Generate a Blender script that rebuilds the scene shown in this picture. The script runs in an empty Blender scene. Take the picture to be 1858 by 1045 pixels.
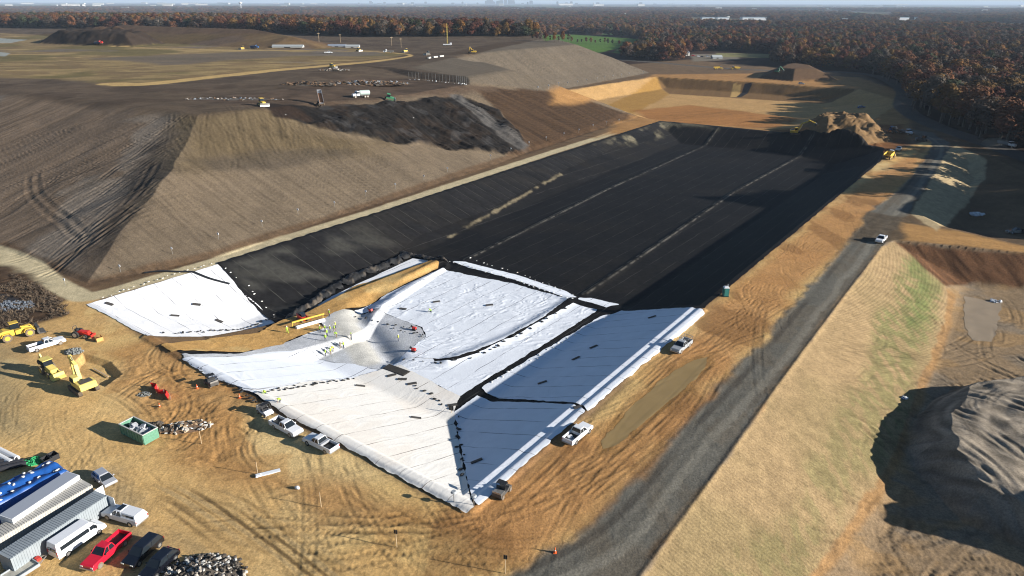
import bpy, math, random
import numpy as np
from mathutils import Vector, Matrix
random.seed(7)
S = bpy.context.scene
C = S.collection
# ------------------------------------------------------------------ camera, sky, sun, exposure
CAMH = 62.0
PITCH = math.radians(22.71)
ROLL = math.radians(0.12)
cam = bpy.data.objects.new('camera', bpy.data.cameras.new('camera'))
C.objects.link(cam)
cam.data.sensor_width = 36.0
cam.data.lens = 1239.0 / 1858.0 * 36.0
cam.data.clip_end = 90000.0
cam.location = (0, 0, CAMH)
RM = Matrix.Rotation(math.pi / 2 - PITCH, 3, 'X') @ Matrix.Rotation(ROLL, 3, 'Z')
cam.rotation_euler = RM.to_euler()
S.camera = cam

SUN_EL = math.radians(17.0)
SHADOW_DIR = math.radians(165.7)          # where shadows point, from +X
sx, sy = -math.cos(SHADOW_DIR), -math.sin(SHADOW_DIR)
to_sun = Vector((sx * math.cos(SUN_EL), sy * math.cos(SUN_EL), math.sin(SUN_EL)))
world = bpy.data.worlds.new('World')
S.world = world
world.use_nodes = True
wn = world.node_tree.nodes
sky = wn.new('ShaderNodeTexSky')
sky.sky_type = 'NISHITA'
sky.sun_disc = False
sky.sun_elevation = SUN_EL
sky.sun_rotation = math.atan2(sx, sy)
sky.altitude = 60
sky.air_density = 1.0
sky.dust_density = 0.0
sky.ozone_density = 3.2
wn['Background'].inputs['Strength'].default_value = 0.05
world.node_tree.links.new(sky.outputs[0], wn['Background'].inputs[0])
sun = bpy.data.objects.new('sun', bpy.data.lights.new('sun', 'SUN'))
C.objects.link(sun)
sun.data.energy = 5.0
sun.data.angle = math.radians(0.5)
sun.data.color = (1.0, 0.95, 0.87)
sun.rotation_euler = to_sun.to_track_quat('Z', 'Y').to_euler()
S.view_settings.view_transform = 'Standard'
S.view_settings.look = 'None'
S.view_settings.exposure = 1.02
S.view_settings.gamma = 1.0
S.cycles.filter_width = 1.1
S.cycles.max_bounces = 5
S.cycles.diffuse_bounces = 1
S.cycles.volume_bounces = 0
S.cycles.transparent_max_bounces = 8

# ------------------------------------------------------------------ numpy helpers
R = np.array(RM)
def W(px, py, z=0.0):
    """ground point (x, y) at height z behind a pixel of the 1858x1045 photograph"""
    px = np.asarray(px, float); py = np.asarray(py, float)
    u = (px - 929.0) / 1239.0; v = (py - 522.5) / 1239.0
    dx = R[0, 0] * u - R[0, 1] * v - R[0, 2]
    dy = R[1, 0] * u - R[1, 1] * v - R[1, 2]
    dz = R[2, 0] * u - R[2, 1] * v - R[2, 2]
    t = (z - CAMH) / dz
    return dx * t, dy * t
def PW(pts, z=0.0):
    out = []
    for p in pts:
        zz = p[2] if len(p) > 2 else z
        x, y = W(p[0], p[1], zz)
        out.append((float(x), float(y)))
    return np.array(out)
def PIX(x, y, z):
    """photograph pixel of a world point"""
    d = np.stack([np.asarray(x, float), np.asarray(y, float), np.asarray(z, float) - CAMH], -1)
    c = d @ R
    return 929 + 1239 * c[..., 0] / -c[..., 2], 522.5 - 1239 * c[..., 1] / -c[..., 2]
def hash2(ix, iy, s):
    with np.errstate(over='ignore'):
        h = (ix.astype(np.uint32) * np.uint32(374761393) + iy.astype(np.uint32) * np.uint32(668265263) + np.uint32(s * 2246822519 & 0xffffffff))
        h = (h ^ (h >> np.uint32(13))) * np.uint32(1274126177)
        h = h ^ (h >> np.uint32(16))
    return (h & np.uint32(0xffffff)).astype(np.float32) / 16777215.0
def vn(x, y, s=0):
    """value noise 0..1"""
    xf = np.floor(x); yf = np.floor(y)
    ix = xf.astype(np.int64); iy = yf.astype(np.int64)
    fx = (x - xf).astype(np.float32); fy = (y - yf).astype(np.float32)
    fx = fx * fx * (3 - 2 * fx); fy = fy * fy * (3 - 2 * fy)
    a = hash2(ix, iy, s); b = hash2(ix + 1, iy, s); c = hash2(ix, iy + 1, s); d = hash2(ix + 1, iy + 1, s)
    return (a + (b - a) * fx) * (1 - fy) + (c + (d - c) * fx) * fy
def fbm(x, y, s=0, o=4, g=0.5):
    r = 0; a = 1; t = 0
    for i in range(o):
        r = r + a * vn(x * 2 ** i + 17.3 * i, y * 2 ** i - 9.1 * i, s + i); t += a; a *= g
    return r / t
def sst(e0, e1, x):
    t = np.clip((x - e0) / (e1 - e0), 0, 1)
    return t * t * (3 - 2 * t)
def segd(X, Y, p, q):
    dx, dy = q[0] - p[0], q[1] - p[1]
    L2 = dx * dx + dy * dy + 1e-9
    t = np.clip(((X - p[0]) * dx + (Y - p[1]) * dy) / L2, 0, 1)
    return np.hypot(X - p[0] - t * dx, Y - p[1] - t * dy), t
def inside(X, Y, poly):
    r = np.zeros(X.shape, bool)
    n = len(poly)
    for i in range(n):
        x0, y0 = poly[i]; x1, y1 = poly[(i + 1) % n]
        if y0 == y1: continue
        c = ((y0 > Y) != (y1 > Y)) & (X < (x1 - x0) * (Y - y0) / (y1 - y0) + x0)
        r ^= c
    return r
def sdf(X, Y, poly, pad=30.0):
    """signed distance, positive inside; -pad far away"""
    out = np.full(X.shape, -pad, np.float32)
    lo = poly.min(0) - pad; hi = poly.max(0) + pad
    m = (X > lo[0]) & (X < hi[0]) & (Y > lo[1]) & (Y < hi[1])
    if not m.any(): return out
    x = X[m]; y = Y[m]
    d = np.full(x.shape, 1e9)
    for i in range(len(poly)):
        d = np.minimum(d, segd(x, y, poly[i], poly[(i + 1) % len(poly)])[0])
    ins = inside(x, y, poly)
    out[m] = np.where(ins, d, -np.minimum(d, pad))
    return out
def rise(X, Y, poly, slopes, cap, offs=None):
    """height inside poly growing from each edge with run:rise slopes, capped"""
    out = np.zeros(X.shape)
    lo = poly.min(0); hi = poly.max(0)
    m = (X > lo[0]) & (X < hi[0]) & (Y > lo[1]) & (Y < hi[1])
    if not m.any(): return out
    x = X[m]; y = Y[m]
    h = np.full(x.shape, float(cap) + 3)
    for i in range(len(poly)):
        s = slopes[i] if hasattr(slopes, '__len__') else slopes
        h = np.minimum(h, np.maximum(0, segd(x, y, poly[i], poly[(i + 1) % len(poly)])[0] - (offs[i] if offs else 0)) / s)
    k = 0.05 * cap                         # rounded shoulder
    t = np.clip((h - (cap - k)) / (2 * k), 0, 1)
    hh = np.where(h < cap - k, h, cap - k + 2 * k * (t - t * t / 2)) 
    hh = np.minimum(hh, cap)
    out[m] = np.where(inside(x, y, poly), hh, 0)
    return out
def pdist(X, Y, pts, pad=60.0):
    """distance to an open polyline, its arc length and side"""
    D = np.full(X.shape, pad, float); A = np.zeros(X.shape); SG = np.zeros(X.shape)
    P = np.array(pts)
    lo = P.min(0) - pad; hi = P.max(0) + pad
    m = (X > lo[0]) & (X < hi[0]) & (Y > lo[1]) & (Y < hi[1])
    x = X[m]; y = Y[m]; d = np.full(x.shape, pad); a = np.zeros(x.shape); sg = np.zeros(x.shape); s = 0
    for i in range(len(P) - 1):
        dd, t = segd(x, y, P[i], P[i + 1]); L = np.hypot(*(P[i + 1] - P[i]))
        c = (P[i + 1][0] - P[i][0]) * (y - P[i][1]) - (P[i + 1][1] - P[i][1]) * (x - P[i][0])
        k = dd < d
        d = np.where(k, dd, d); a = np.where(k, s + t * L, a); sg = np.where(k, np.sign(c), sg); s += L
    D[m] = d; A[m] = a; SG[m] = sg
    return D, A, SG
def smooth_line(pts, n=8):
    P = np.array(pts, float); out = []
    for i in range(len(P) - 1):
        p0 = P[max(i - 1, 0)]; p1 = P[i]; p2 = P[i + 1]; p3 = P[min(i + 2, len(P) - 1)]
        for k in range(n):
            t = k / n
            out.append(0.5 * ((2 * p1) + (-p0 + p2) * t + (2 * p0 - 5 * p1 + 4 * p2 - p3) * t * t + (-p0 + 3 * p1 - 3 * p2 + p3) * t ** 3))
    out.append(P[-1]); return np.array(out)

# ------------------------------------------------------------------ the lie of the land (world metres)
ML = 24.5
FL = -7.0
MOUND = np.vstack([PW([(155, 519), (400, 464), (700, 366), (1000, 264), (1162, 212)]), PW([(1004, 165), (1180, 132)]),
                   [(100, 900), (-60, 1050), (-500, 1450), (-1800, 1500), (-1800, 1000)], PW([(-900, 160), (0, 449)])])
MS = [3.0, 3.0, 3.0, 3.0, 2.6, 2.9, 2.7, 3, 3, 3, 3, 3, 3.2, 3.0]
CELL = PW([(155, 552), (395, 479), (700, 383), (1000, 285), (1196, 222), (1450, 243), (1608, 270), (1590, 300), (1274, 563), (1062, 745), (856, 923), (265, 612)])
CSL = [3.0, 3.0, 2.9, 2.8, 2.6, 2.6, 2.6, 2.65, 2.65, 2.65, 2.9, 2.9]
COF = [.6, .6, .6, .6, .5, .5, .5, 1.5, 2.4, 2.4, .9, .9]
BASIN = PW([(1004, 167), (1190, 139), (1370, 149), (1560, 162), (1640, 185), (1570, 224), (1400, 233), (1240, 223), (1178, 215)])
BSL = [2.6, 2.3, 2.3, 3.5, 6, 6, 5, 4, 3]
STRAW_TOP = PW([(1080, 1150), (1163, 1045), (1230, 956), (1295, 865), (1362, 775), (1400, 716), (1470, 620), (1538, 530), (1600, 448), (1622, 437)])
LOW1 = np.vstack([STRAW_TOP, PW([(1858, 459), (2300, 500), (2700, 900), (1900, 1500)])])
L1S = [3.0] * 9 + [1.7, 1.7, 3, 3, 3]
LOW2 = PW([(1660, 385), (1690, 330), (1722, 272), (1800, 287), (1900, 330), (2050, 440), (1870, 447), (1700, 410)])
L2S = [3, 3, 3, 4, 6, 6, 2.5, 2.5]
LOWLINE = PW([(560, 116), (700, 131), (745, 141), (850, 153), (1000, 175), (1150, 200)], 21.6)
PILE_R = PW([(1655, 772, -7), (1652, 850, -7), (1745, 945, -7), (1900, 1010, -7), (2250, 1100, -7), (2300, 760, -7), (1960, 690, -7), (1720, 706, -7)])
PILE_S = np.array([(88, 62), (84, 69), (89, 76), (100, 80), (114, 84), (124, 66), (102, 58)])
PILE_X = PW([(1440, 240), (1480, 255), (1560, 264), (1622, 258), (1600, 232), (1560, 219), (1500, 214), (1455, 222)])
PILE_D = PW([(1375, 142), (1440, 148), (1520, 147), (1500, 136), (1440, 128), (1390, 131)])
PILE_L = PW([(70, 76, 26), (150, 80, 26), (240, 82, 26), (300, 76, 26), (240, 69, 26), (110, 67, 26)])
HILL_L = PW([(120, 68, 26), (340, 78, 26), (480, 86, 26), (585, 85, 26), (620, 80, 26), (560, 70, 26), (300, 60, 26), (60, 60, 26)])
HILL_R = np.array([(176, 176), (168, 200), (190, 243), (236, 250), (276, 205), (240, 165), (200, 163)])     # earth bank east of the frame
BENCH = [(285, 652, 0.0), (400, 630, -2.9), (500, 615, -4.8), (590, 590, -5.7), (655, 545, -6.0), (790, 480, -6.3)]
BP = PW(BENCH); BZ = [b[2] for b in BENCH]; BW = [5.5, 6.5, 8.0, 8.5, 6.5, 3.2]
PIT_Y = PW([(150, 640), (200, 655), (222, 678), (190, 702), (150, 690), (125, 668)])
DITCH = PW([(798, 487, FL), (745, 512, FL), (700, 534, FL), (662, 558, FL), (650, 578, FL), (668, 602, FL), (690, 628, FL), (706, 648, FL)])
RIDGES = [(PW([(812, 657, FL), (860, 640, FL), (930, 610, FL), (985, 578, FL), (1032, 549, FL)]), 0.45, 1.6),
          (PW([(690, 540, FL), (745, 507, FL), (800, 478, FL)]), 0.5, 1.5),
          (PW([(812, 473, FL), (930, 508, FL), (1042, 545, FL), (1125, 562, FL)]), 0.35, 1.6),
          (PW([(845, 472, FL), (930, 430, FL), (1100, 345, FL), (1300, 255, FL)]), 0.35, 1.2),
          (PW([(1060, 535, FL), (1200, 440, FL), (1330, 350, FL), (1480, 268, FL)]), 0.45, 1.2)]
def land(X, Y):
    X = np.asarray(X, float); Y = np.asarray(Y, float)
    r = np.hypot(X, Y)
    z = 0.5 * (fbm(X / 40, Y / 40, 3, 3) - 0.5) * sst(20, 80, r) + 6 * (fbm(X / 900, Y / 900, 5, 2) - 0.5) * sst(900, 2500, r)
    nearcell = sst(-3.0, -14.0, sdf(X, Y, CELL, 20))
    z = z * nearcell
    wx = X + 5 * (fbm(X / 25, Y / 25, 11, 3) - .5); wy = Y + 5 * (fbm(X / 25, Y / 25, 12, 3) - .5)
    m = rise(wx, wy, MOUND, MS, ML)
    m = m * (1 + 0.05 * (fbm(X / 60, Y / 60, 13, 3) - .5) * sst(2, 20, m))
    ld, la, ls = pdist(X, Y, LOWLINE, 400)
    lcap = np.where(ls >= 0, 21.6 + np.minimum(ld / 3.0, 3.2), 21.6)
    lcap = lcap + 3.0 * sst(-45, -115, X)
    m = np.minimum(m, np.where(m > 18, lcap, 99))
    z = np.maximum(z, m)
    z = z + rise(wx, wy, PILE_L, 1.5, 11) * (0.75 + .5 * fbm(X / 12, Y / 12, 21, 3))
    z = z + rise(wx, wy, HILL_L, 5.0, 13)
    c = rise(X, Y, CELL, CSL, -FL, COF)
    b, a, sg = pdist(X, Y, BP, 40)
    L = np.concatenate([[0], np.cumsum(np.hypot(*(BP[1:] - BP[:-1]).T))])
    bz = np.interp(a, L, BZ) - np.maximum(0, b - np.interp(a, L, BW)) / 1.6
    zc = -c
    zc = np.where(c > 0, np.where(b < 39, np.maximum(zc, bz), zc), zc)
    d, a, sg = pdist(X, Y, DITCH, 9)
    dk = np.interp(a, [0, 14, 26, 36], [.6, .8, 1.4, 1.2]); dw = np.interp(a, [0, 14, 26, 36], [1.2, 1.5, 2.6, 2.6])
    zc = zc - dk * np.exp(-(d / dw) ** 2) * (c > 0)
    for P, h, w in RIDGES:
        d, a, sg = pdist(X, Y, P, 8)
        zc = zc + h * np.exp(-(d / w) ** 2) * (c > 0)
    z = np.where(c > 0, zc, z)
    z = z - rise(wx, wy, BASIN, BSL, 7.5)
    lw = rise(X, Y, LOW1, L1S, 7.0)
    ln = rise(wx, wy, LOW1, L1S, 7.0)
    z = np.where(lw > 0, -lw * .8 - ln * .2 + 0.25 * (fbm(X / 7, Y / 7, 31, 3) - .5) * sst(5, 7, lw), z)
    z = z - rise(wx, wy, LOW2, L2S, 6.0)
    p = rise(X + 3 * (fbm(X / 9, Y / 9, 35, 3) - .5), Y + 3 * (fbm(X / 9, Y / 9, 36, 3) - .5), PILE_R, 1.05, 10)
    z = z + np.minimum(p, 4.6 + 2.4 * (fbm(X / 9, Y / 9, 37, 3) - .5)) + rise(wx, wy, PILE_S, 1.0, 5.5)
    p = rise(X + 3 * (fbm(X / 6, Y / 6, 41, 3) - .5), Y + 3 * (fbm(X / 6, Y / 6, 42, 3) - .5), PILE_X, 1.35, 6.8)
    z = z + p * (0.1 + 1.5 * fbm(X / 11, Y / 11, 43, 4))
    z = z + rise(wx, wy, PILE_D, 2.0, 9)
    z = z + rise(wx, wy, HILL_R, 1.1, 23) * (0.8 + .4 * fbm(X / 20, Y / 20, 44, 2))
    z = z - rise(X, Y, PIT_Y, 1.2, 0.9)
    return z
def HP(pts, z=None):
    """world points seen behind pixels, found on the land itself"""
    t = np.concatenate([np.arange(40, 500, 1.0), np.arange(500, 1500, 3.0), np.geomspace(1500, 30000, 200)])
    P = np.array([(p[0], p[1]) for p in pts], float)
    d = np.stack([(P[:, 0] - 929) / 1239, -(P[:, 1] - 522.5) / 1239, -np.ones(len(P))], 1) @ R.T
    d /= np.linalg.norm(d, axis=1)[:, None]
    Xs = d[:, :1] * t; Ys = d[:, 1:2] * t; Zs = CAMH + d[:, 2:] * t
    g = Zs - land(Xs.ravel(), Ys.ravel()).reshape(Xs.shape)
    below = g < 0; k = np.where(below.any(1), below.argmax(1), len(t) - 1); k = np.maximum(k, 1); r = np.arange(len(P))
    f = np.clip(g[r, k - 1] / (g[r, k - 1] - g[r, k] + 1e-9), 0, 1)
    tt = t[k - 1] + f * (t[k] - t[k - 1])
    return np.stack([d[:, 0] * tt, d[:, 1] * tt], 1)
def hit(px, py):
    """where the ray through a pixel meets the land"""
    u = (px - 929.0) / 1239.0; v = (py - 522.5) / 1239.0
    d = R @ np.array([u, -v, -1.0]); d = d / np.linalg.norm(d)
    t = np.concatenate([np.arange(30, 900, .5), np.arange(900, 6000, 4.0)])
    X = d[0] * t; Y = d[1] * t; Z = CAMH + d[2] * t
    z = land(X, Y); k = np.argmax(Z < z)
    if not (Z < z).any(): k = len(t) - 1
    if k > 0:
        a = Z[k - 1] - z[k - 1]; b = z[k] - Z[k]; f = a / (a + b + 1e-9)
        x = X[k - 1] + f * (X[k] - X[k - 1]); y = Y[k - 1] + f * (Y[k] - Y[k - 1])
    else: x, y = X[k], Y[k]
    return float(x), float(y), float(land(np.array([x]), np.array([y]))[0])
# ------------------------------------------------------------------ the ground grid: finer near, coarser far
cP, sP = math.cos(PITCH), math.sin(PITCH)
def rowY(py):
    v = (py - 522.5) / 1239.0
    return CAMH * (cP - v * sP) / (sP + v * cP)
rows = np.concatenate([[-600, -200, -60, 0, 25], rowY(np.arange(1290, 320, -1.35)), rowY(np.arange(320, 12.5, -0.72)), [12500, 16000, 22000, 31000, 44000]])
colp = np.concatenate([[-2400, -1500, -1000, -700, -450], np.arange(-330, 2190, 1.7), [2320, 2600, 3000, 3500, 4200]])
NR, NC = len(rows), len(colp)
GY, GU = np.meshgrid(rows, (colp - 929.0) / 1239.0, indexing='ij')
GX = GU * np.maximum(GY * cP + CAMH * sP, 50.0)
X = GX.ravel(); Y = GY.ravel()
Rr = np.hypot(X, Y)
Z = land(X, Y)

def lin(r, g, b, k=0.8):
    c = np.array([r, g, b]) / 255.0
    return np.where(c > .04045, ((c + .055) / 1.055) ** 2.4, c / 12.92) * k
col = np.zeros((len(X), 3), np.float32)
n1 = fbm(X / 30, Y / 30, 101, 4); n2 = fbm(X / 6, Y / 6, 102, 4); n3 = fbm(X / 1.6, Y / 1.6, 103, 3); n4 = fbm(X / 110, Y / 110, 104, 4)
def paint(mask, c, var=0.0, noise=None):
    c = np.asarray(c, np.float32)
    m = mask[:, None]
    cc = c[None, :] * (1 + var * ((n2 if noise is None else noise) - .5)[:, None] * 2) if var else c[None, :]
    col[:] = col * (1 - m) + cc * m
def zone(poly, feather=1.0, wob=1.0, wl=6.0, pad=30.0):
    d = sdf(X, Y, poly, pad)
    near = np.abs(d) < pad * .99
    if wob: d = np.where(near, d + wob * 2 * (fbm(X / wl, Y / wl, 77, 4) - .5), d)
    return sst(-feather, feather, d).astype(np.float32)
def streak(ang, wa=0.7, wl=30.0, s=0, warp=2.0):
    """noise drawn out along a direction; tracks and dozer marks"""
    a = math.radians(ang); ca, sa = math.cos(a), math.sin(a)
    al = X * ca + Y * sa; ac = -X * sa + Y * ca
    if warp: ac = ac + warp * (fbm(X / 30, Y / 30, s + 9, 2) - .5) * 2
    return .6 * vn(ac / wa, al / wl, s) + .4 * vn(ac / (wa * 2.7), al / (wl * 1.7), s + 1)

SAND = lin(206, 172, 114, .95); SANDY = lin(212, 184, 132, .95); ORANGE = lin(184, 142, 88, .92); DIRT = lin(118, 96, 72)
GRAVEL = lin(116, 112, 102); WHITEDUST = lin(200, 184, 150); MOUNDC = lin(146, 128, 106, .56)
FOREST = lin(70, 52, 40, .6)
# far country
paint(np.ones(len(X), np.float32), FOREST, .5, n4)
far = sst(700, 900, Rr).astype(np.float32)
pat = fbm(X / 420, Y / 900, 131, 4)
paint((sst(.56, .6, pat) * far * .5).astype(np.float32), lin(98, 62, 44, .6))
gapf = (fbm(X / 260, Y / 420, 601, 3) > .57) & (Rr > 1500)
paint(gapf.astype(np.float32) * .9, lin(128, 116, 88, .75), .3)
paint((gapf & (fbm(X / 700, Y / 900, 603, 2) > .52)).astype(np.float32), lin(88, 108, 62, .7), .2)
paint((sst(.66, .68, fbm(X / 260, Y / 700, 137, 3)) * sst(2500, 4000, Rr)).astype(np.float32) * .9, lin(120, 115, 95, .7))
paint((sst(.70, .72, fbm(X / 300, Y / 600, 139, 3)) * sst(2500, 4000, Rr)).astype(np.float32), lin(85, 110, 70, .6))
SITE = PW([(-400, 1400), (-400, 160), (0, 100), (560, 92), (980, 95), (1130, 118), (1250, 108), (1400, 122), (1560, 132), (1632, 165), (1640, 205), (1720, 235), (1870, 300), (2300, 420), (3200, 1400)])
paint(zone(SITE, 6, 6, 20, 60), DIRT, .3)
# --- foreground yard and haul corridor
YARD = HP([(-500, 1500), (-500, 560), (60, 570), (155, 530), (290, 640), (460, 740), (640, 830), (850, 940), (930, 890), (1100, 735), (1280, 560), (1620, 275), (1700, 250), (1500, 560), (1290, 700), (1100, 925), (1030, 990), (900, 1100), (600, 1500)])
my = zone(YARD, 1.2, 1.2)
paint(my, SAND, .12)
paint(my * sst(.45, .62, n1) * .7, SANDY)
paint(my * sst(.5, .6, fbm(X / 9, Y / 9, 151, 4)) * .55, ORANGE * 1.05)
# olive/grey packed yard at left
paint(zone(HP([(-400, 1300), (-400, 640), (40, 660), (250, 760), (420, 860), (700, 1040), (700, 1300)]), 5, 4, 12) * .75, lin(208, 170, 112, .95), .12)
paint(zone(HP([(-300, 640), (0, 610), (60, 690), (40, 780), (-300, 800)]), 4, 3, 8) * .6, lin(140, 132, 105))
paint(zone(HP([(160, 860), (200, 855), (240, 900), (290, 950), (320, 1000), (280, 1045), (180, 960)]), 2, 2, 5) * .45, lin(140, 132, 112))
# churned sand beside the cell
paint(zone(HP([(270, 620), (470, 730), (430, 830), (640, 880), (850, 960), (700, 960), (480, 900), (330, 830), (250, 760), (180, 640)]), 3, 3, 8) * .8, lin(180, 134, 82, .88), .26, fbm(X / 2.2, Y / 2.2, 155, 4))
paint(zone(HP([(800, 950), (1120, 740), (1290, 560), (1560, 330), (1680, 265), (1660, 320), (1440, 540), (1230, 790), (1080, 930), (950, 1020)]), 3, 2, 8) * .85, lin(184, 134, 84, .86), .2)
paint(my * sst(.56, .66, fbm(X / 7, Y / 16, 157, 4)) * sst(-60, -10, X) * .55, lin(136, 98, 60, .85), .2)
# tread ripple bands
# --- tan edge path along the landfill foot
TANP = smooth_line(HP([(-120, 432), (0, 468), (70, 500), (130, 530), (165, 538), (260, 512), (400, 471), (560, 420), (700, 376), (860, 323), (1000, 277), (1110, 242), (1180, 218)]), 6)
d, a, sg = pdist(X, Y, TANP, 20)
tw = 2.6 + 2.2 * sst(70, 40, a) 
tanm = sst(.6, -.6, d - tw - .8 * (n2 - .5)).astype(np.float32)
# --- landfill mound
mm = zone(MOUND, 1.0, 1.2)
hgt = rise(X, Y, MOUND, MS, ML)
st_f = streak(-34, .55, 40, 201, 3); st_l = streak(52, .7, 45, 203, 6); st_s = streak(-30, .6, 50, 205, 3)
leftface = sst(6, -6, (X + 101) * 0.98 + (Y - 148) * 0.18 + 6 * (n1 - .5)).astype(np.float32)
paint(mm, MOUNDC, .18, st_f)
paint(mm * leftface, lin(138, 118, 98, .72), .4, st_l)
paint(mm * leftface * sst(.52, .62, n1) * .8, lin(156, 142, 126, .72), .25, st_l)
paint(zone(HP([(90, 150, 22), (310, 200, 22), (300, 260, 18), (200, 400, 8), (290, 215, 20), (200, 165, 26)], 0), 12, 6, 15) * mm * 0.0, MOUNDC)
# dark churned triangle on the left face corner
TRI = HP([(265, 270, 18), (310, 235, 20), (285, 320, 12), (225, 400, 8), (190, 480, 3), (165, 495, 2), (215, 350, 12)])
paint(zone(TRI, 5, 5, 6) * mm * .7, lin(66, 59, 54, .6), .6, st_l)
# brown soil cover across upper front
paint(mm * zone(HP([(195, 150, 26), (480, 195, 26), (560, 230, 20), (700, 262, 12), (560, 290, 12), (420, 290, 14), (340, 300, 14), (310, 215, 22)]), 9, 8, 16) * .9, lin(124, 107, 80, .58), .3, streak(-62, .6, 40, 211, 4))
paint(mm * zone(HP([(860, 160, 26), (1000, 160, 24), (1165, 213, 1), (1130, 222, 3), (1080, 250, 3), (1020, 262, 4), (960, 280, 4), (900, 200, 20)]), 2, 3, 10), lin(88, 68, 50, .62), .4, st_s)
# lighter dry band low on the front
paint(mm * zone(HP([(240, 430, 8), (480, 300, 10), (800, 270, 8), (960, 285, 4), (400, 462, 1), (170, 516, 1)]), 5, 4, 12) * .55, lin(140, 124, 104, .5), .15, st_f)
# plateau
plat = (sst(22.5, 25.0, hgt) * mm).astype(np.float32)
paint(plat, lin(94, 79, 64, .78), .4)
paint(plat * sst(.52, .62, fbm(X / 18, Y / 18, 235, 4)) * .6, lin(72, 58, 46, .78), .3)
paint(plat * sst(.6, .75, streak(20, 1.2, 40, 236, 8)) * .5, lin(118, 102, 84, .78))
GR = HP([(-800, 40, 26), (-800, 140, 26), (0, 140, 26), (110, 142, 26), (215, 155, 26), (330, 148, 26), (560, 118, 26), (690, 108, 26), (740, 98, 26), (600, 84, 26), (300, 62, 26)])
stp = streak(6, 6, 90, 221, 20)
gm = zone(GR, 6, 5, 25, 80) * mm
paint(gm, lin(150, 128, 88, .8), .5, stp)
paint(gm * sst(.5, .6, fbm(X / 16, Y / 10, 233, 4)) * .6, lin(118, 96, 70, .8), .3)
paint(gm * sst(.5, .6, fbm(X / 60, Y / 40, 231, 4)) * .8, lin(108, 98, 60, .8), .3)
paint(gm * sst(.6, .68, fbm(X / 70, Y / 40, 232, 4)) * .8, lin(118, 108, 100, .8))
paint(zone(HP([(160, 106, 26), (480, 92, 26), (600, 97, 26), (300, 118, 26), (250, 112, 26)]), 5, 4, 20) * gm * .8, lin(112, 100, 88, .8))
paint(zone(HP([(-10, 68, 26), (50, 72, 26), (20, 78, 26), (-40, 78, 26)]), 1, 0) * .9, lin(170, 175, 170, .7))
paint(zone(HP([(-20, 92, 26), (20, 96, 26), (10, 102, 26), (-30, 102, 26)]), 1, 0) * .9, lin(170, 175, 170, .7))
LANE = smooth_line(HP([(200, 152, 26), (270, 152, 26), (400, 138, 26), (560, 122, 26), (680, 111, 26), (745, 101, 26), (700, 95, 26), (560, 92, 26), (400, 91, 26), (200, 84, 26)]), 6)
d, a, sg = pdist(X, Y, LANE, 30)
paint(sst(1, -1, d - (4.0 * sst(260, 150, a) + 1.8) - 2 * (n2 - .5)).astype(np.float32) * mm * .95, lin(196, 164, 108, .85), .12)
# far grey mound (second face)
F2 = HP([(745, 122, 24), (860, 101, 26), (1066, 80, 26), (1180, 131, 1), (1004, 165, 1), (850, 152, 10)])
paint(zone(F2, 3, 3, 12) * mm, lin(138, 124, 106, .55), .2, streak(-60, .9, 60, 241, 5))
paint(zone(HP([(1000, 70, 26), (1064, 79, 26), (860, 99, 26), (800, 100, 26), (900, 78, 26)]), 3, 3, 12) * mm, lin(84, 68, 52, .8), .25)
# waste face and working floor
WORK = HP([(330, 178, 26), (480, 168, 26), (640, 140, 26), (740, 142, 26), (850, 155, 26), (900, 162, 26), (800, 175, 26), (700, 180, 26), (480, 200, 24)])
paint(zone(WORK, 4, 4, 10) * mm, lin(92, 76, 62, .8), .5)
DUMP = HP([(470, 190, 25), (580, 193, 25), (700, 186, 25), (830, 172, 25), (905, 200, 20), (965, 272, 4), (930, 284, 5), (760, 262, 9), (655, 248, 13), (560, 225, 18), (500, 212, 21)])
dm = zone(DUMP, 1.2, 3, 7) * mm
st_d = streak(-38, .8, 14, 251, 4)
paint(dm, lin(42, 38, 35, .7), .6, st_d)
paint(dm * sst(.5, .62, fbm(X / 9, Y / 9, 252, 4)) * .5, lin(62, 50, 40, .7), .4, st_d)
paint(dm * sst(.60, .72, fbm(X / 5, Y / 5, 253, 4)) * .4, lin(84, 82, 82, .7))
paint(zone(HP([(815, 172, 24), (835, 172, 24), (958, 262, 6), (960, 280, 4), (920, 262, 8)]), 1, 1.5, 6) * mm * .7, lin(112, 108, 104, .6), .3, st_d)
paint(zone(HP([(465, 186, 26), (540, 196, 25), (575, 222, 19), (500, 214, 21)]), 1.5, 2, 6) * mm * .85, lin(52, 40, 32, .8), .3)
# grey smear
paint(zone(HP([(330, 290, 14), (560, 265, 14), (640, 275, 12), (560, 300, 11), (400, 310, 12)]), 3, 3, 10) * mm * .5, lin(92, 84, 76, .5))
# litter specks
lit = (vn(X / .5, Y / .5, 261) > .988) & (vn(X / 5, Y / 5, 262) > .45)
paint((lit * sst(.2, .6, zone(WORK, 8, 6, 10, 50) + dm * .8)).astype(np.float32) * .9, lin(210, 210, 208, .8))
# foot ditch
d, a, sg = pdist(X, Y, HP([(0, 446), (155, 517), (400, 461), (700, 363), (1000, 261), (1160, 210)]), 10)
paint(sst(2.6, .6, d - 1.2 * n2).astype(np.float32) * .7, lin(104, 80, 58, .7), .4, n3)
paint(tanm, lin(200, 184, 148, .88), .08, n3)
# brush corner at left
BR = HP([(-300, 430), (0, 480), (60, 505), (110, 540), (130, 572), (60, 592), (0, 600), (-300, 640)])
paint(zone(BR, 1.5, 2, 6), lin(84, 66, 50, .8), .6, n3)
paint(zone(HP([(-60, 530), (20, 535), (48, 552), (30, 568), (-60, 572)]), .8, 1, 3) * .85, lin(52, 56, 62, .8), .5, n3)
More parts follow.
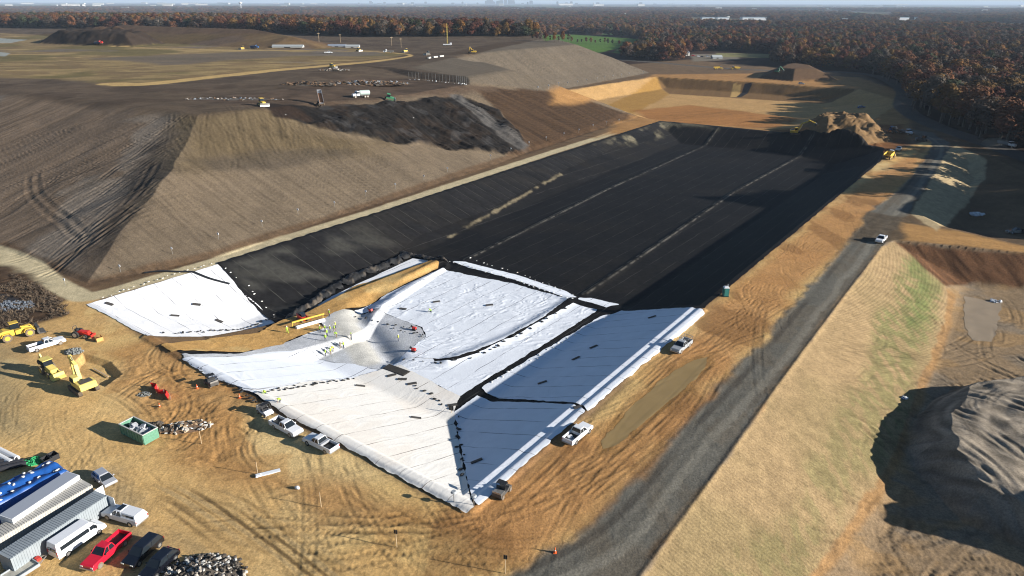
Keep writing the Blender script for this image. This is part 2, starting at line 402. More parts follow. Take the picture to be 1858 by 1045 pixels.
# --- sand basin beyond
bm = zone(np.array(BASIN), 1.5, 1.5)
orz = zone(HP([(1080, 250), (1180, 214), (1000, 190), (1004, 162), (1190, 135), (1400, 128), (1560, 140), (1640, 170), (1650, 240), (1620, 272), (1450, 246), (1230, 226)]), 4, 4, 12)
paint(orz, lin(176, 132, 82), .2)
paint(bm, lin(196, 156, 102), .15)
paint(bm * zone(HP([(1000, 165), (1192, 137), (1215, 172, -7), (1090, 196, -7), (1060, 205, -7)]), 2, 2, 10), lin(196, 150, 80, .66), .08)
paint(bm * zone(HP([(1190, 138), (1570, 160), (1490, 188, -7), (1214, 170, -7)]), 1.5, 1, 10), lin(128, 98, 62), .12, streak(70, .8, 60, 271, 1))
paint(bm * zone(HP([(1330, 153), (1345, 152), (1342, 176, -7), (1325, 176, -7)]), .4, 0), lin(196, 160, 100))
paint(bm * zone(HP([(1352, 150), (1366, 150), (1345, 176, -7), (1336, 176, -7)]), .4, 0), lin(40, 40, 44))
paint(bm * zone(HP([(1150, 200, -6), (1250, 190, -7), (1450, 215, -5), (1400, 232), (1240, 226), (1180, 216)]), 4, 5, 14) * .8, lin(166, 110, 58), .3, streak(20, 1.5, 40, 273, 6))
PUDZ = zone(HP([(1290, 640), (1285, 676), (1250, 712), (1200, 755), (1155, 792), (1118, 820), (1082, 832), (1078, 798), (1110, 762), (1160, 720), (1200, 680), (1240, 652)]), 1.5, 2.0, 4)
paint(PUDZ * .75, lin(146, 112, 66, .85), .15)
# --- gravel haul road
ROADL = HP([(700, 1120), (920, 1042), (1031, 989), (1101, 925), (1178, 847), (1243, 775), (1310, 700), (1400, 600), (1463, 530), (1494, 492), (1543, 436), (1574, 389), (1649, 327), (1688, 275), (1691, 258), (1660, 243)])
ROADR = HP([(1640, 232), (1690, 240), (1722, 258), (1726, 276), (1683, 335), (1610, 438), (1538, 530), (1400, 716), (1362, 775), (1295, 865), (1230, 956), (1163, 1045), (1080, 1150), (1000, 1300), (500, 1300)])
ROAD = np.vstack([ROADL, ROADR])
RC = smooth_line(HP([(400, 1300), (700, 1180), (1040, 1030), (1165, 940), (1300, 775), (1400, 660), (1500, 533), (1575, 437), (1665, 332), (1705, 270), (1680, 248)]), 8)
rd, ra, rs = pdist(X, Y, RC, 40)
rac = rd * rs
rm = zone(ROAD, .9, 1.6, 5)
rst = .6 * vn(rac / .8, ra / 60, 301) + .4 * vn(rac / 2.2, ra / 90, 302)
paint(rm, GRAVEL, .25, rst)
paint(rm * sst(.48, .66, fbm(X / 5, Y / 9, 307, 4)) * .22, lin(120, 100, 74))
paint(rm * sst(.52, .7, rst) * .7, lin(104, 94, 80), .1)
paint(rm * sst(1.1, .3, np.abs(rac + 1.0 + 1.4 * (vn(ra / 12, 0 * ra, 305) - .5) + .8 * (n3 - .5))) * .6, lin(146, 140, 126))
paint(rm * sst(.9, .2, np.abs(rac - 2.6)) * sst(.35, .6, vn(ra / 18, 0 * ra, 306)) * .5, lin(66, 60, 54))
# gravelly turn-off and sand-topped cross berm
paint(zone(HP([(1575, 385), (1650, 395), (1700, 418), (1640, 440), (1610, 440), (1543, 438)]), 1.5, 1.5, 5) * .8, lin(92, 78, 60), .4, n3)
paint(zone(HP([(1640, 405), (1700, 412), (1860, 447), (2200, 470), (2200, 500), (1858, 460), (1720, 443), (1640, 436)]), 1.5, 1.5, 6), lin(186, 142, 88), .2, streak(-20, .7, 20, 311, 1))
# yard track stripes joining the road
YT = smooth_line(HP([(120, 790), (220, 850), (330, 905), (430, 975), (520, 1045), (640, 1150)]), 6)
yd, ya, ys = pdist(X, Y, YT, 14)
yac = yd * ys
yd = yd + 14 * sst(40, 0, ya)
yst = .55 * vn(yac / .6, ya / 25, 321) + .45 * vn(yac / 1.8, ya / 40, 322)
paint(sst(7, 3, yd).astype(np.float32) * sst(.45, .7, yst) * .8, lin(96, 78, 54))
paint(sst(7, 4, yd).astype(np.float32) * sst(.55, .35, yst) * .5, lin(168, 148, 112))
# --- straw bank and the low ground on the right
lm = (rise(X, Y, LOW1, L1S, 7.0) > 0).astype(np.float32)
STRAW = np.vstack([STRAW_TOP, HP([(1665, 465, -3), (1700, 495, -5), (1722, 532, -6.5), (1712, 590, -7), (1668, 690, -7), (1640, 780, -7), (1600, 860, -7), (1560, 918, -7), (1468, 1045, -7), (1360, 1200, -7)])])
paint(zone(LOW1, 1, 1), lin(156, 132, 102), .2)
paint(zone(LOW1, 1, 1) * sst(.5, .62, fbm(X / 12, Y / 7, 331, 4)) * .7, lin(140, 126, 108))
paint(zone(LOW1, 1, 1) * sst(.5, .62, fbm(X / 8, Y / 5, 332, 4)) * .6, lin(174, 140, 96))
sm = zone(STRAW, .4, .8, 4)
sd = sdf(X, Y, STRAW_TOP[:9] if False else STRAW, 30)
paint(sm, lin(172, 146, 108), .10, n3)
paint(sm * sst(.45, .65, n1) * .6, lin(150, 132, 94), .1, n3)
GRS = smooth_line(HP([(1655, 480, -4), (1660, 560, -6), (1625, 610, -5.5), (1615, 680, -6), (1590, 740, -6), (1560, 800, -6), (1500, 870, -5.5), (1480, 960, -6), (1400, 1045, -5), (1340, 1150, -5)]), 6)
gd, ga, gs = pdist(X, Y, GRS, 25)
gw = 1.5 + 5.0 * fbm(ga / 22, ga * 0, 341, 3)
gmask = sst(1.5, -1.5, gd - gw) * sst(.36, .56, fbm(X / 1.1, Y / 2.6, 342, 4)) * (1 - .5 * sst(45, 100, ga))
paint(sm * np.clip(gmask, 0, 1).astype(np.float32) * .6, lin(118, 124, 76), .35, n3)
paint(zone(HP([(1648, 455, -2), (1690, 485, -4), (1712, 530, -6), (1690, 580, -6.5), (1640, 600, -5), (1650, 520, -4)]), 1.5, 2, 4) * sm * .6 * sst(.35, .55, n2), lin(104, 120, 68), .35, n3)
# orange gully beside the toe
d, a, sg = pdist(X, Y, HP([(1722, 532, -7), (1712, 590, -7), (1668, 690, -7), (1640, 780, -7), (1600, 860, -7), (1560, 918, -7), (1468, 1045, -7), (1400, 1150, -7)]), 8)
paint(sst(1.6, .5, d - 1.0 * n2).astype(np.float32) * (1 - sm) * .8, lin(166, 128, 84), .3, n3)
# reddish cut face under the cross berm
paint(zone(HP([(1622, 438), (1858, 460), (2000, 475), (1850, 520, -6), (1760, 512, -6.5), (1716, 518, -7), (1660, 470, -3)]), .8, .8, 4), lin(112, 80, 56), .9, streak(-75, .7, 5, 351, 1))
# pile on the right
pm = zone(PILE_R, 1.5, 1.5)
PC = np.array([PILE_R[:, 0].mean(), PILE_R[:, 1].mean()])
pang = np.arctan2(Y - PC[1], X - PC[0]); prd = np.hypot(X - PC[0], Y - PC[1])
pst = vn(prd / .9 + 2 * n1, pang * 3, 361)
paint(pm, lin(150, 138, 122, .8), .5, pst)
# far stock piles
paint(zone(PILE_X, 1, 2, 5), lin(160, 128, 90, .55), .25)
paint(zone(HP([(1400, 236), (1640, 225), (1650, 262), (1600, 280), (1450, 262)]), 3, 3, 6) * (1 - zone(PILE_X, 1, 2, 5)) * .8, lin(122, 78, 44), .4)
paint(zone(PILE_D, 1.5, 2, 6), lin(120, 94, 70, .62), .15)
paint(zone(PILE_L, 2, 2, 6), lin(70, 58, 48, .62), .3)
paint(zone(HILL_L, 6, 5, 15) * .6, lin(104, 78, 56, .8), .3)
paint(zone(HILL_R, 3, 3, 10), lin(90, 74, 52), .3)
# straw patch on the far embankment
paint(zone(np.vstack([HP([(1688, 328), (1722, 270), (1735, 264), (1790, 290, -5), (1786, 325, -5), (1700, 420, -5), (1652, 388)])]), .6, .8, 4), lin(188, 166, 128), .08, n3)
# far meadows, house lot, road strip
paint(zone(HP([(975, 65), (1030, 62), (1165, 71), (1140, 84), (990, 74)]), 3, 3, 30), lin(86, 118, 46, .8), .12)
paint(zone(HP([(1130, 84), (1165, 82), (1130, 98), (1110, 95)]), 3, 3, 30), lin(80, 106, 50, .8), .12)
paint(zone(HP([(1255, 98), (1340, 97), (1340, 108), (1255, 112)]), 3, 2, 20), lin(130, 120, 104, .8), .1)
paint(zone(HP([(1300, 96), (1400, 98), (1400, 105), (1300, 103)]), 3, 2, 20), lin(140, 134, 90, .8), .1)
d, a, sg = pdist(X, Y, smooth_line(HP([(1120, 108), (1200, 114), (1350, 126), (1560, 133), (1635, 160), (1640, 195), (1690, 225), (1760, 250), (1900, 300)]), 5), 20)
paint(sst(1, -1, d - 6).astype(np.float32) * .9, lin(98, 94, 88), .15)
# --- ruts and tracks pressed into soft ground (height and darker colour)
cellm = sdf(X, Y, CELL, 6) > -1.0
soft = np.where(cellm, 0, 1).astype(np.float32)
Zf = Z.copy()
def press(pts, w=.35, dep=.16, pair=1.7, darken=.25, lug=0.0):
    P = np.array(pts); pad = pair + 3 * w + .5
    lo = P.min(0) - pad; hi = P.max(0) + pad
    m = np.nonzero((X > lo[0]) & (X < hi[0]) & (Y > lo[1]) & (Y < hi[1]))[0]
    if len(m) == 0: return
    x, y = X[m], Y[m]; d = np.full(x.shape, 99.); a = np.zeros(x.shape); s = 0
    for i in range(len(P) - 1):
        dd, t = segd(x, y, P[i], P[i + 1]); L = np.hypot(*(P[i + 1] - P[i])); k = dd < d
        d = np.where(k, dd, d); a = np.where(k, s + t * L, a); s += L
    q = np.abs(d - pair / 2) if pair else d
    f = soft[m] * (0.3 + 1.0 * vn(a / 3, a * 0 + s, 7)) * sst(0, 4, a) * sst(s, s - 4, a) * (.35 + .65 * vn(x / 2.5, y / 2.5, 8))
    dep = dep * .36; darken = darken * .9
    g = np.exp(-(q / w) ** 2); e = np.exp(-((q - 1.9 * w) / (.7 * w)) ** 2)
    lg = (1 + lug * np.sin(a * 2 * math.pi / .9)) 
    Zf[m] += (-dep * g * lg + .45 * dep * e) * f
    col[m] *= (1 - darken * (g * f)[:, None]).clip(.3, 1.2)
rng = random.Random(5)
def tracks(poly, n, ang, spread, length, curve=.0, **k):
    P = HP(poly) if not isinstance(poly, np.ndarray) else poly
    lo, hi = P.min(0), P.max(0); c = 0; tries = 0
    while c < n and tries < n * 30:
        tries += 1
        x, y = rng.uniform(lo[0], hi[0]), rng.uniform(lo[1], hi[1])
        if not inside(np.array([x]), np.array([y]), P)[0]: continue
        th = math.radians(ang + rng.gauss(0, spread)); kk = rng.gauss(0, curve); L = length * rng.uniform(.5, 1.3); pts = []
        th -= kk * L / 2; px_, py_ = x - math.cos(th) * L / 2, y - math.sin(th) * L / 2
        ns = 10
        for i in range(ns + 1):
            pts.append((px_, py_)); px_ += math.cos(th) * L / ns; py_ += math.sin(th) * L / ns; th += kk * L / ns
        press(pts, **k); c += 1
tracks([(280, 640), (470, 740), (420, 830), (330, 830), (240, 740), (200, 670)], 26, -35, 40, 14, .09, w=.26, dep=.2)
tracks([(330, 780), (640, 860), (850, 950), (760, 990), (480, 900)], 10, -30, 18, 25, .02, w=.3, dep=.10)
tracks([(560, 940), (900, 980), (1060, 930), (960, 1000), (700, 1010)], 8, 5, 14, 30, .016, w=.32, dep=.14, lug=.5)
tracks([(860, 930), (1130, 740), (1290, 580), (1440, 540), (1230, 790), (1060, 930)], 22, 52, 9, 40, .008, w=.28, dep=.11, lug=.3)
tracks([(1290, 560), (1560, 320), (1660, 280), (1600, 360), (1440, 540), (1330, 600)], 50, 50, 20, 24, .05, w=.2, dep=.08, darken=.14)
tracks([(1280, 500), (1420, 420), (1420, 560), (1300, 600)], 40, 55, 45, 14, .12, w=.22, dep=.10, darken=-.12)
tracks([(-200, 700), (200, 760), (500, 980), (300, 1100), (-200, 1100)], 30, -42, 22, 30, .025, w=.22, dep=.08, darken=.15)
tracks([(340, 178), (480, 165), (640, 140), (740, 146), (830, 158), (700, 178), (480, 196)], 24, 8, 25, 45, .02, w=.8, dep=.3, pair=2.6, darken=.3)
tracks([(0, 70), (560, 86), (740, 98), (560, 116), (200, 145), (0, 135)], 26, 12, 20, 120, .006, w=1.2, dep=.2, pair=3, darken=.22)
tracks([(560, 860), (900, 960), (700, 1045), (400, 950)], 12, -25, 18, 40, .02, w=.25, dep=.12, darken=.25)
tracks([(1560, 640, -7), (1858, 560, -7), (1858, 700, -7), (1650, 760, -7), (1600, 900, -7)], 46, 10, 30, 22, .05, w=.3, dep=.18)
tracks([(1480, 1045, -7), (1600, 860, -7), (1700, 960, -7), (1858, 1040, -7), (1700, 1200, -7)], 24, 30, 35, 20, .04, w=.35, dep=.16, lug=.5)
tracks(np.array(PILE_R), 34, -60, 12, 24, .04, w=.42, dep=.6, pair=2.0)
tracks([(0, 440), (150, 500), (280, 330, 12), (200, 200, 22), (0, 200, 22)], 46, 50, 13, 45, .004, w=.4, dep=.22)
tracks([(170, 480, 3), (270, 320, 12), (300, 240, 20), (240, 260, 20), (150, 400, 8)], 24, 62, 10, 40, .004, w=.5, dep=.4)
press(smooth_line(HP([(60, 310, 13), (62, 350, 11), (90, 380, 10), (120, 400, 8), (140, 420, 7), (165, 420, 7), (240, 360, 10), (285, 290, 16)]), 6), w=.7, dep=.5, pair=2.6)
press(smooth_line(HP([(100, 490, 1), (118, 470, 3), (190, 420, 6), (240, 380, 9)]), 6), w=.6, dep=.5, pair=2.4)
tracks([(170, 500, 2), (400, 455, 2), (900, 290, 4), (800, 260, 10), (480, 280, 14), (320, 300, 14)], 60, -34, 5, 40, .002, w=.35, dep=.12, darken=.2)
tracks([(310, 220, 22), (480, 200, 25), (640, 260, 12), (420, 290, 14), (320, 290, 14)], 44, -60, 8, 30, .01, w=.4, dep=.2)
tracks([(860, 165, 25), (1130, 215, 4), (1000, 262, 4), (900, 190, 20)], 26, -32, 4, 50, .001, w=.5, dep=.25, darken=.3)
tracks([(1100, 205, -5), (1250, 195, -7), (1450, 215, -4), (1400, 232), (1220, 226)], 22, 25, 25, 50, .02, w=.7, dep=.25)
# streak relief
hN = (st_f - .5) * .16 * mm * (1 - leftface) + (st_l - .5) * .18 * mm * leftface
hN = hN * sst(1, 6, hgt) * (1 - plat * .5)
Zf += hN
Zf += dm * (5.0 * (fbm(X / 12, Y / 12, 401, 5) - .42) + 1.4 * (st_d - .5) * sst(24, 15, hgt)) * sst(22.5, 19, hgt)
mk_ = (mm * (1 - plat)).astype(np.float32); fine = vn((X * .559 + Y * .829) / .35, (X * .829 - Y * .559) / 18, 409)
col[:] *= 1 - (mk_ * (sst(.62, .8, fine) * .20 + sst(.35, .2, fine) * -.06) * sst(.4, .6, n1))[:, None]
Zf += soft * (n3 - .5) * .05 * (Rr < 350)
rough = zone(HP([(280, 640), (470, 740), (430, 830), (340, 850), (250, 740), (190, 660)]), 3, 2, 5)
Zf += rough * .35 * (fbm(X / 1.8, Y / 1.8, 403, 3) - .5) * soft
Zf += zone(np.array(PILE_X), 2, 1, 5) * 2.6 * (fbm(X / 5, Y / 5, 405, 4) - .5)
Zf += zone(HP([(1380, 268), (1600, 276), (1590, 262), (1440, 240)]), 2, 2, 5) * 2.2 * (fbm(X / 5, Y / 5, 406, 3) - .2) * (sdf(X, Y, CELL, 6) < 1.0)
Zf += sm * .022 * np.sin((X * .6 - Y * .8) * 0 + (X * .62 + Y * .78) * 2 * math.pi / .62 + 2.5 * n2) * (Rr < 260)
# road shoulders / windrow
d, a, sg = pdist(X, Y, ROADL, 4)
Zf += .09 * np.exp(-(d / .5) ** 2) * vn(a / 2, a * 0, 407) * soft
d, a, sg = pdist(X, Y, HP([(1163, 1045), (1295, 865), (1400, 716), (1538, 530), (1610, 438)]), 4)
Zf += .14 * np.exp(-(d / .45) ** 2) * soft
col[:] *= (0.86 + .28 * n3)[:, None]
PUD = HP([(1283, 648), (1276, 672), (1240, 705), (1195, 745), (1150, 782), (1118, 808), (1092, 818), (1088, 800), (1118, 770), (1160, 728), (1200, 690), (1240, 662), (1262, 652)])
POND = HP([(1752, 538), (1790, 545), (1818, 548), (1812, 580), (1800, 620), (1765, 618), (1748, 590)])
for q_ in (PUD, POND):
    w_ = zone(q_, 2.0, .4) ; Zf = Zf * (1 - w_) + (Z - .04) * w_
# lip at the crest of the cell where the sheets are anchored
crd, cra, _ = pdist(X, Y, np.array([CELL[i] for i in (8, 9, 10, 11)]), 5)
Zf += .55 * np.exp(-(crd / 1.0) ** 4) * .6

# ------------------------------------------------------------------ materials
def mat(name, rgb=(.5, .5, .5), rough=.6, metal=0.0, spec=.5, noise=0.0, nscale=3.0, bump=0.0, bscale=20.0, attr=None, coat=0.0):
    m = bpy.data.materials.new(name); m.use_nodes = True
    nt = m.node_tree; n = nt.nodes; l = nt.links; b = n['Principled BSDF']
    b.inputs['Base Color'].default_value = (*rgb, 1); b.inputs['Roughness'].default_value = rough
    b.inputs['Metallic'].default_value = metal; b.inputs['Specular IOR Level'].default_value = spec
    b.inputs['Coat Weight'].default_value = coat
    tc = n.new('ShaderNodeTexCoord')
    src = None
    if attr:
        a = n.new('ShaderNodeAttribute'); a.attribute_name = attr; src = a.outputs['Color']
    if noise:
        t = n.new('ShaderNodeTexNoise'); t.inputs['Scale'].default_value = nscale; t.inputs['Detail'].default_value = 5
        l.new(tc.outputs['Object'], t.inputs['Vector'])
        mr = n.new('ShaderNodeMapRange'); mr.inputs[3].default_value = 1 - noise; mr.inputs[4].default_value = 1 + noise
        mr.inputs[1].default_value = .25; mr.inputs[2].default_value = .75
        l.new(t.outputs[0], mr.inputs[0])
        mx = n.new('ShaderNodeVectorMath'); mx.operation = 'MULTIPLY'
        if src: l.new(src, mx.inputs[0])
        else: mx.inputs[0].default_value = rgb
        l.new(mr.outputs[0], mx.inputs[1]); src = mx.outputs[0]
    if src: l.new(src, b.inputs['Base Color'])
    if bump:
        t = n.new('ShaderNodeTexNoise'); t.inputs['Scale'].default_value = bscale; t.inputs['Detail'].default_value = 4
        l.new(tc.outputs['Object'], t.inputs['Vector'])
        bp = n.new('ShaderNodeBump'); bp.inputs['Strength'].default_value = 1.0; bp.inputs['Distance'].default_value = bump
        l.new(t.outputs[0], bp.inputs['Height']); l.new(bp.outputs[0], b.inputs['Normal'])
    return m
def seams(m, dirs, spacing, dark, width=.1, wob=.25):
    """thin seam lines every `spacing` metres across direction `dirs` (degrees)"""
    nt = m.node_tree; n = nt.nodes; l = nt.links; b = n['Principled BSDF']
    tc = n.new('ShaderNodeTexCoord'); nz = n.new('ShaderNodeTexNoise'); nz.inputs['Scale'].default_value = .15
    l.new(tc.outputs['Object'], nz.inputs['Vector'])
    dp = n.new('ShaderNodeVectorMath'); dp.operation = 'DOT_PRODUCT'
    a = math.radians(dirs); dp.inputs[1].default_value = (math.cos(a), math.sin(a), 0)
    l.new(tc.outputs['Object'], dp.inputs[0])
    w = n.new('ShaderNodeMath'); w.operation = 'MULTIPLY_ADD'; w.inputs[1].default_value = wob * 4
    l.new(nz.outputs[0], w.inputs[0]); l.new(dp.outputs['Value'], w.inputs[2])
    dv = n.new('ShaderNodeMath'); dv.operation = 'DIVIDE'; dv.inputs[1].default_value = spacing; l.new(w.outputs[0], dv.inputs[0])
    fr = n.new('ShaderNodeMath'); fr.operation = 'FRACT'; l.new(dv.outputs[0], fr.inputs[0])
    lt = n.new('ShaderNodeMath'); lt.operation = 'LESS_THAN'; lt.inputs[1].default_value = width / spacing; l.new(fr.outputs[0], lt.inputs[0])
    nb = n.new('ShaderNodeTexNoise'); nb.inputs['Scale'].default_value = .22; nb.inputs['Detail'].default_value = 3; l.new(tc.outputs['Object'], nb.inputs['Vector'])
    br = n.new('ShaderNodeMapRange'); br.inputs[1].default_value = .4; br.inputs[2].default_value = .6; br.inputs[3].default_value = .15; br.inputs[4].default_value = 1; l.new(nb.outputs[0], br.inputs[0])
    ml = n.new('ShaderNodeMath'); ml.operation = 'MULTIPLY'; l.new(lt.outputs[0], ml.inputs[0]); l.new(br.outputs[0], ml.inputs[1])
    mx = n.new('ShaderNodeMix'); mx.data_type = 'RGBA'; l.new(ml.outputs[0], mx.inputs[0])
    old = b.inputs['Base Color'].links
    if old: l.new(old[0].from_socket, mx.inputs[6])
    else: mx.inputs[6].default_value = b.inputs['Base Color'].default_value
    mx.inputs[7].default_value = (*dark, 1)
    l.new(mx.outputs[2], b.inputs['Base Color'])
    return m
M_ground = mat('bare_soil', rough=.95, spec=.1, noise=.16, nscale=.9, bump=.12, bscale=.9, attr='soil')
M_white = seams(mat('white_geotextile', (.74, .76, .80), .9, spec=.1, noise=.05, nscale=.35, attr='soil', bump=.03, bscale=2.2), -37, 4.6, (.10, .10, .12), .15)
M_whiteB = seams(mat('bank_geotextile', (.74, .76, .80), .9, spec=.1, noise=.05, nscale=.35, attr='soil', bump=.03, bscale=2.2), 53, 4.6, (.12, .13, .16), .13)
M_creamlit = seams(mat('cream_lit_geotextile', (.80, .765, .70), .85, spec=.2, noise=.05, nscale=.35, attr='soil', bump=.03, bscale=2.2), -37, 4.6, (.16, .13, .11), .14)  # same white fabric, tinted cream for the angle of the light
M_whiteN = seams(mat('white_slope_geotextile', (.80, .80, .80), .85, spec=.2, noise=.04, nscale=.35, attr='soil', bump=.03, bscale=2.2), 53, 4.6, (.10, .11, .14), .14)
M_gravelsheet = mat('stone_drainage', (.4, .4, .4), .95, spec=.1, noise=.25, nscale=4, attr='soil', bump=.08, bscale=6)
M_black = mat('black_geonet', (.012, .012, .014), .7, spec=.08, noise=.3, nscale=.8, attr='soil', bump=.04, bscale=1.5)

# ------------------------------------------------------------------ grid to mesh
idx = np.arange(NR * NC).reshape(NR, NC)
a_, b_, c_, d_ = idx[:-1, :-1].ravel(), idx[:-1, 1:].ravel(), idx[1:, 1:].ravel(), idx[1:, :-1].ravel()
TRI_ALL = np.concatenate([np.stack([a_, b_, c_], 1), np.stack([a_, c_, d_], 1)])
def mk_mesh(name, V, T, colr=None, material=None, smooth=True, parent=None):
    me = bpy.data.meshes.new(name)
    me.vertices.add(len(V)); me.vertices.foreach_set('co', np.ascontiguousarray(V, np.float32).ravel())
    me.loops.add(len(T) * 3); me.loops.foreach_set('vertex_index', np.ascontiguousarray(T, np.int32).ravel())
    me.polygons.add(len(T)); me.polygons.foreach_set('loop_start', np.arange(0, len(T) * 3, 3, dtype=np.int32))
    if smooth: me.polygons.foreach_set('use_smooth', np.ones(len(T), bool))
    me.update(calc_edges=True)
    if colr is not None:
        at = me.attributes.new('soil', 'FLOAT_COLOR', 'POINT')
        c4 = np.ones((len(V), 4), np.float32); c4[:, :3] = colr; at.data.foreach_set('color', c4.ravel())
    if material: me.materials.append(material)
    o = bpy.data.objects.new(name, me); C.objects.link(o)
    if parent: o.parent = parent
    return o
def clip(F, off=0.06, disp=None, colr=None):
    """cut the part of the ground grid where F > 0, lifted by off: a sheet lying on the land"""
    fp = F > 0
    t = TRI_ALL[(fp[TRI_ALL]).any(1)]
    s = fp[t].sum(1)
    full = t[s == 3]; vx = []; tr = [full]
    edges = []
    n0 = len(X)
    def cross(i, j): edges.append((np.minimum(i, j), np.maximum(i, j)))
    t1 = t[s == 1]; k = np.argmax(fp[t1], 1); r = np.arange(len(t1))
    A, B, D = t1[r, k], t1[r, (k + 1) % 3], t1[r, (k + 2) % 3]
    cross(A, B); cross(A, D)
    t2 = t[s == 2]; k2 = np.argmin(fp[t2], 1); r2 = np.arange(len(t2))
    N, P_, Q = t2[r2, k2], t2[r2, (k2 + 1) % 3], t2[r2, (k2 + 2) % 3]
    cross(P_, N); cross(Q, N)
    E = np.concatenate([np.stack(e, 1) for e in edges])
    key = E[:, 0].astype(np.int64) * n0 + E[:, 1]
    uq, first, inv = np.unique(key, return_index=True, return_inverse=True)
    Eu = E[first]; fa, fb = F[Eu[:, 0]], F[Eu[:, 1]]; w = (fa / (fa - fb + 1e-12))
    ids = n0 + inv; l1, l2 = len(t1), len(t2)
    AB, AD, PN, QN = ids[:l1], ids[l1:2 * l1], ids[2 * l1:2 * l1 + l2], ids[2 * l1 + l2:]
    tr.append(np.stack([A, AB, AD], 1)); tr.append(np.stack([P_, Q, QN], 1)); tr.append(np.stack([P_, QN, PN], 1))
    T = np.concatenate(tr)
    used, inv2 = np.unique(T, return_inverse=True); T = inv2.reshape(T.shape)
    isn = used >= n0; o_ = used[~isn]; e_ = Eu[used[isn] - n0]; ww = w[used[isn] - n0][:, None]
    def val(arr):
        arr = arr if arr.ndim == 2 else arr[:, None]
        out = np.zeros((len(used), arr.shape[1]), np.float32)
        out[~isn] = arr[o_]; out[isn] = arr[e_[:, 0]] * (1 - ww) + arr[e_[:, 1]] * ww
        return out
    dz = np.zeros(len(X)) if disp is None else disp
    V = np.concatenate([val(X), val(Y), val(Zf + off + dz)], 1)
    return V, T, (val(colr) if colr is not None else None)
def tag(o, label, cat, group=None):
    o['label'] = label; o['category'] = cat
    if group: o['group'] = group
    return o
def struct(o, kind='structure'):
    o['kind'] = kind; return o
gm_ = M_ground.node_tree; gb_ = gm_.nodes['Principled BSDF']; lk_ = gb_.inputs['Base Color'].links[0].from_socket
tn_ = gm_.nodes.new('ShaderNodeTexNoise'); tn_.inputs['Scale'].default_value = 3.2; tn_.inputs['Detail'].default_value = 4; tn_.inputs['Roughness'].default_value = .7
gm_.links.new(gm_.nodes['Texture Coordinate'].outputs['Object'], tn_.inputs['Vector'])
mr_ = gm_.nodes.new('ShaderNodeMapRange'); mr_.inputs[1].default_value = .3; mr_.inputs[2].default_value = .7; mr_.inputs[3].default_value = .68; mr_.inputs[4].default_value = 1.28; gm_.links.new(tn_.outputs[0], mr_.inputs[0])
vm_ = gm_.nodes.new('ShaderNodeVectorMath'); vm_.operation = 'MULTIPLY'; gm_.links.new(lk_, vm_.inputs[0]); gm_.links.new(mr_.outputs[0], vm_.inputs[1]); gm_.links.new(vm_.outputs[0], gb_.inputs['Base Color'])
for nd_ in gm_.nodes:
    if nd_.type == 'TEX_NOISE': nd_.inputs['Roughness'].default_value = .72
ground = struct(mk_mesh('ground', np.stack([X, Y, Zf], 1), TRI_ALL, col, M_ground))
# ------------------------------------------------------------------ sheets laid in the cell
def wob_edge(poly, amp=.35, wl=2.0, pad=6):
    d = sdf(X, Y, poly, pad)
    return np.where(np.abs(d) < pad * .99, d + amp * 2 * (fbm(X / wl, Y / wl, 501, 3) - .5), d)
def wrinkle(ang, amp, seed, wa=1.1, wl=5.0):
    a = math.radians(ang); ca, sa = math.cos(a), math.sin(a)
    qx = X + 2.2 * (fbm(X / 5, Y / 5, seed, 2) - .5) * 2; qy = Y + 2.2 * (fbm(X / 5, Y / 5, seed + 3, 2) - .5) * 2
    al = qx * ca + qy * sa; ac = -qx * sa + qy * ca
    v = vn(ac / wa, al / wl, seed + 5)
    rdg = 1 - np.abs(v * 2 - 1)
    return amp * np.clip(rdg - .55, 0, 1) * 2.2 * sst(.3, .6, fbm(X / 9, Y / 9, seed + 7, 3))
def sheet(name, poly, material, label, cat, colr, off=.08, amp=.35, disp=None, group=None, F=None, wl=2.0, kind=None):
    if F is None: F = wob_edge(poly, amp, wl)
    V, T, c = clip(F, off, disp, colr)
    o = mk_mesh(name, V, T, c, material)
    if kind: o['kind'] = kind
    else: tag(o, label, cat, group)
    return o
ones = np.ones((len(X), 1), np.float32)
def tint(c, var=.06, dirt_lit=None, dm_=None):
    out = ones * np.asarray(c, np.float32)[None, :] * (1 + var * (n2[:, None] - .5) * 2)
    if dirt_lit is not None: out = out * (1 - dm_[:, None]) + np.asarray(dirt_lit, np.float32)[None, :] * dm_[:, None]
    return out.astype(np.float32)
Zc = Zf
# black liner over the whole cell with dusty toe lines
dz_, da_, _ = pdist(X, Y, PW([(815, 432, FL), (880, 399, FL), (950, 364, FL), (1017, 330, FL)]), 12)
dust = sst(1.1, .2, dz_ + 1.2 * (n3 - .5)) * sst(.30, .55, fbm(X / 3, Y / 3, 511, 4)) * .85
pale = sst(.5, .72, fbm(X / 16, Y / 8, 512, 3)) * sst(0, 1, sdf(X, Y, PW([(395, 480), (700, 385), (760, 440, FL), (560, 545, FL), (500, 575, -5)]), 20) / 3) * .55  # paler patches paint the lit bank's grey-brown sheen into the black
farc = zone(PW([(1080, 262), (1200, 222), (1300, 232), (1240, 246, FL), (1160, 275, FL)]), 3, 3, 8, 20) * sst(.42, .6, fbm(X / 6, Y / 12, 514, 4)) * .6
r1_, ra1, _ = pdist(X, Y, RIDGES[3][0], 5); r2_, ra2, _ = pdist(X, Y, RIDGES[4][0], 5)
rl_ = np.maximum(sst(.45, .1, np.abs(r1_ - .5)), sst(.45, .1, np.abs(r2_ - .5))) * sst(.3, .65, fbm(X / 1.6, Y / 1.6, 516, 3)) * .7
bl = tint((.0105, .0100, .0102), .35)
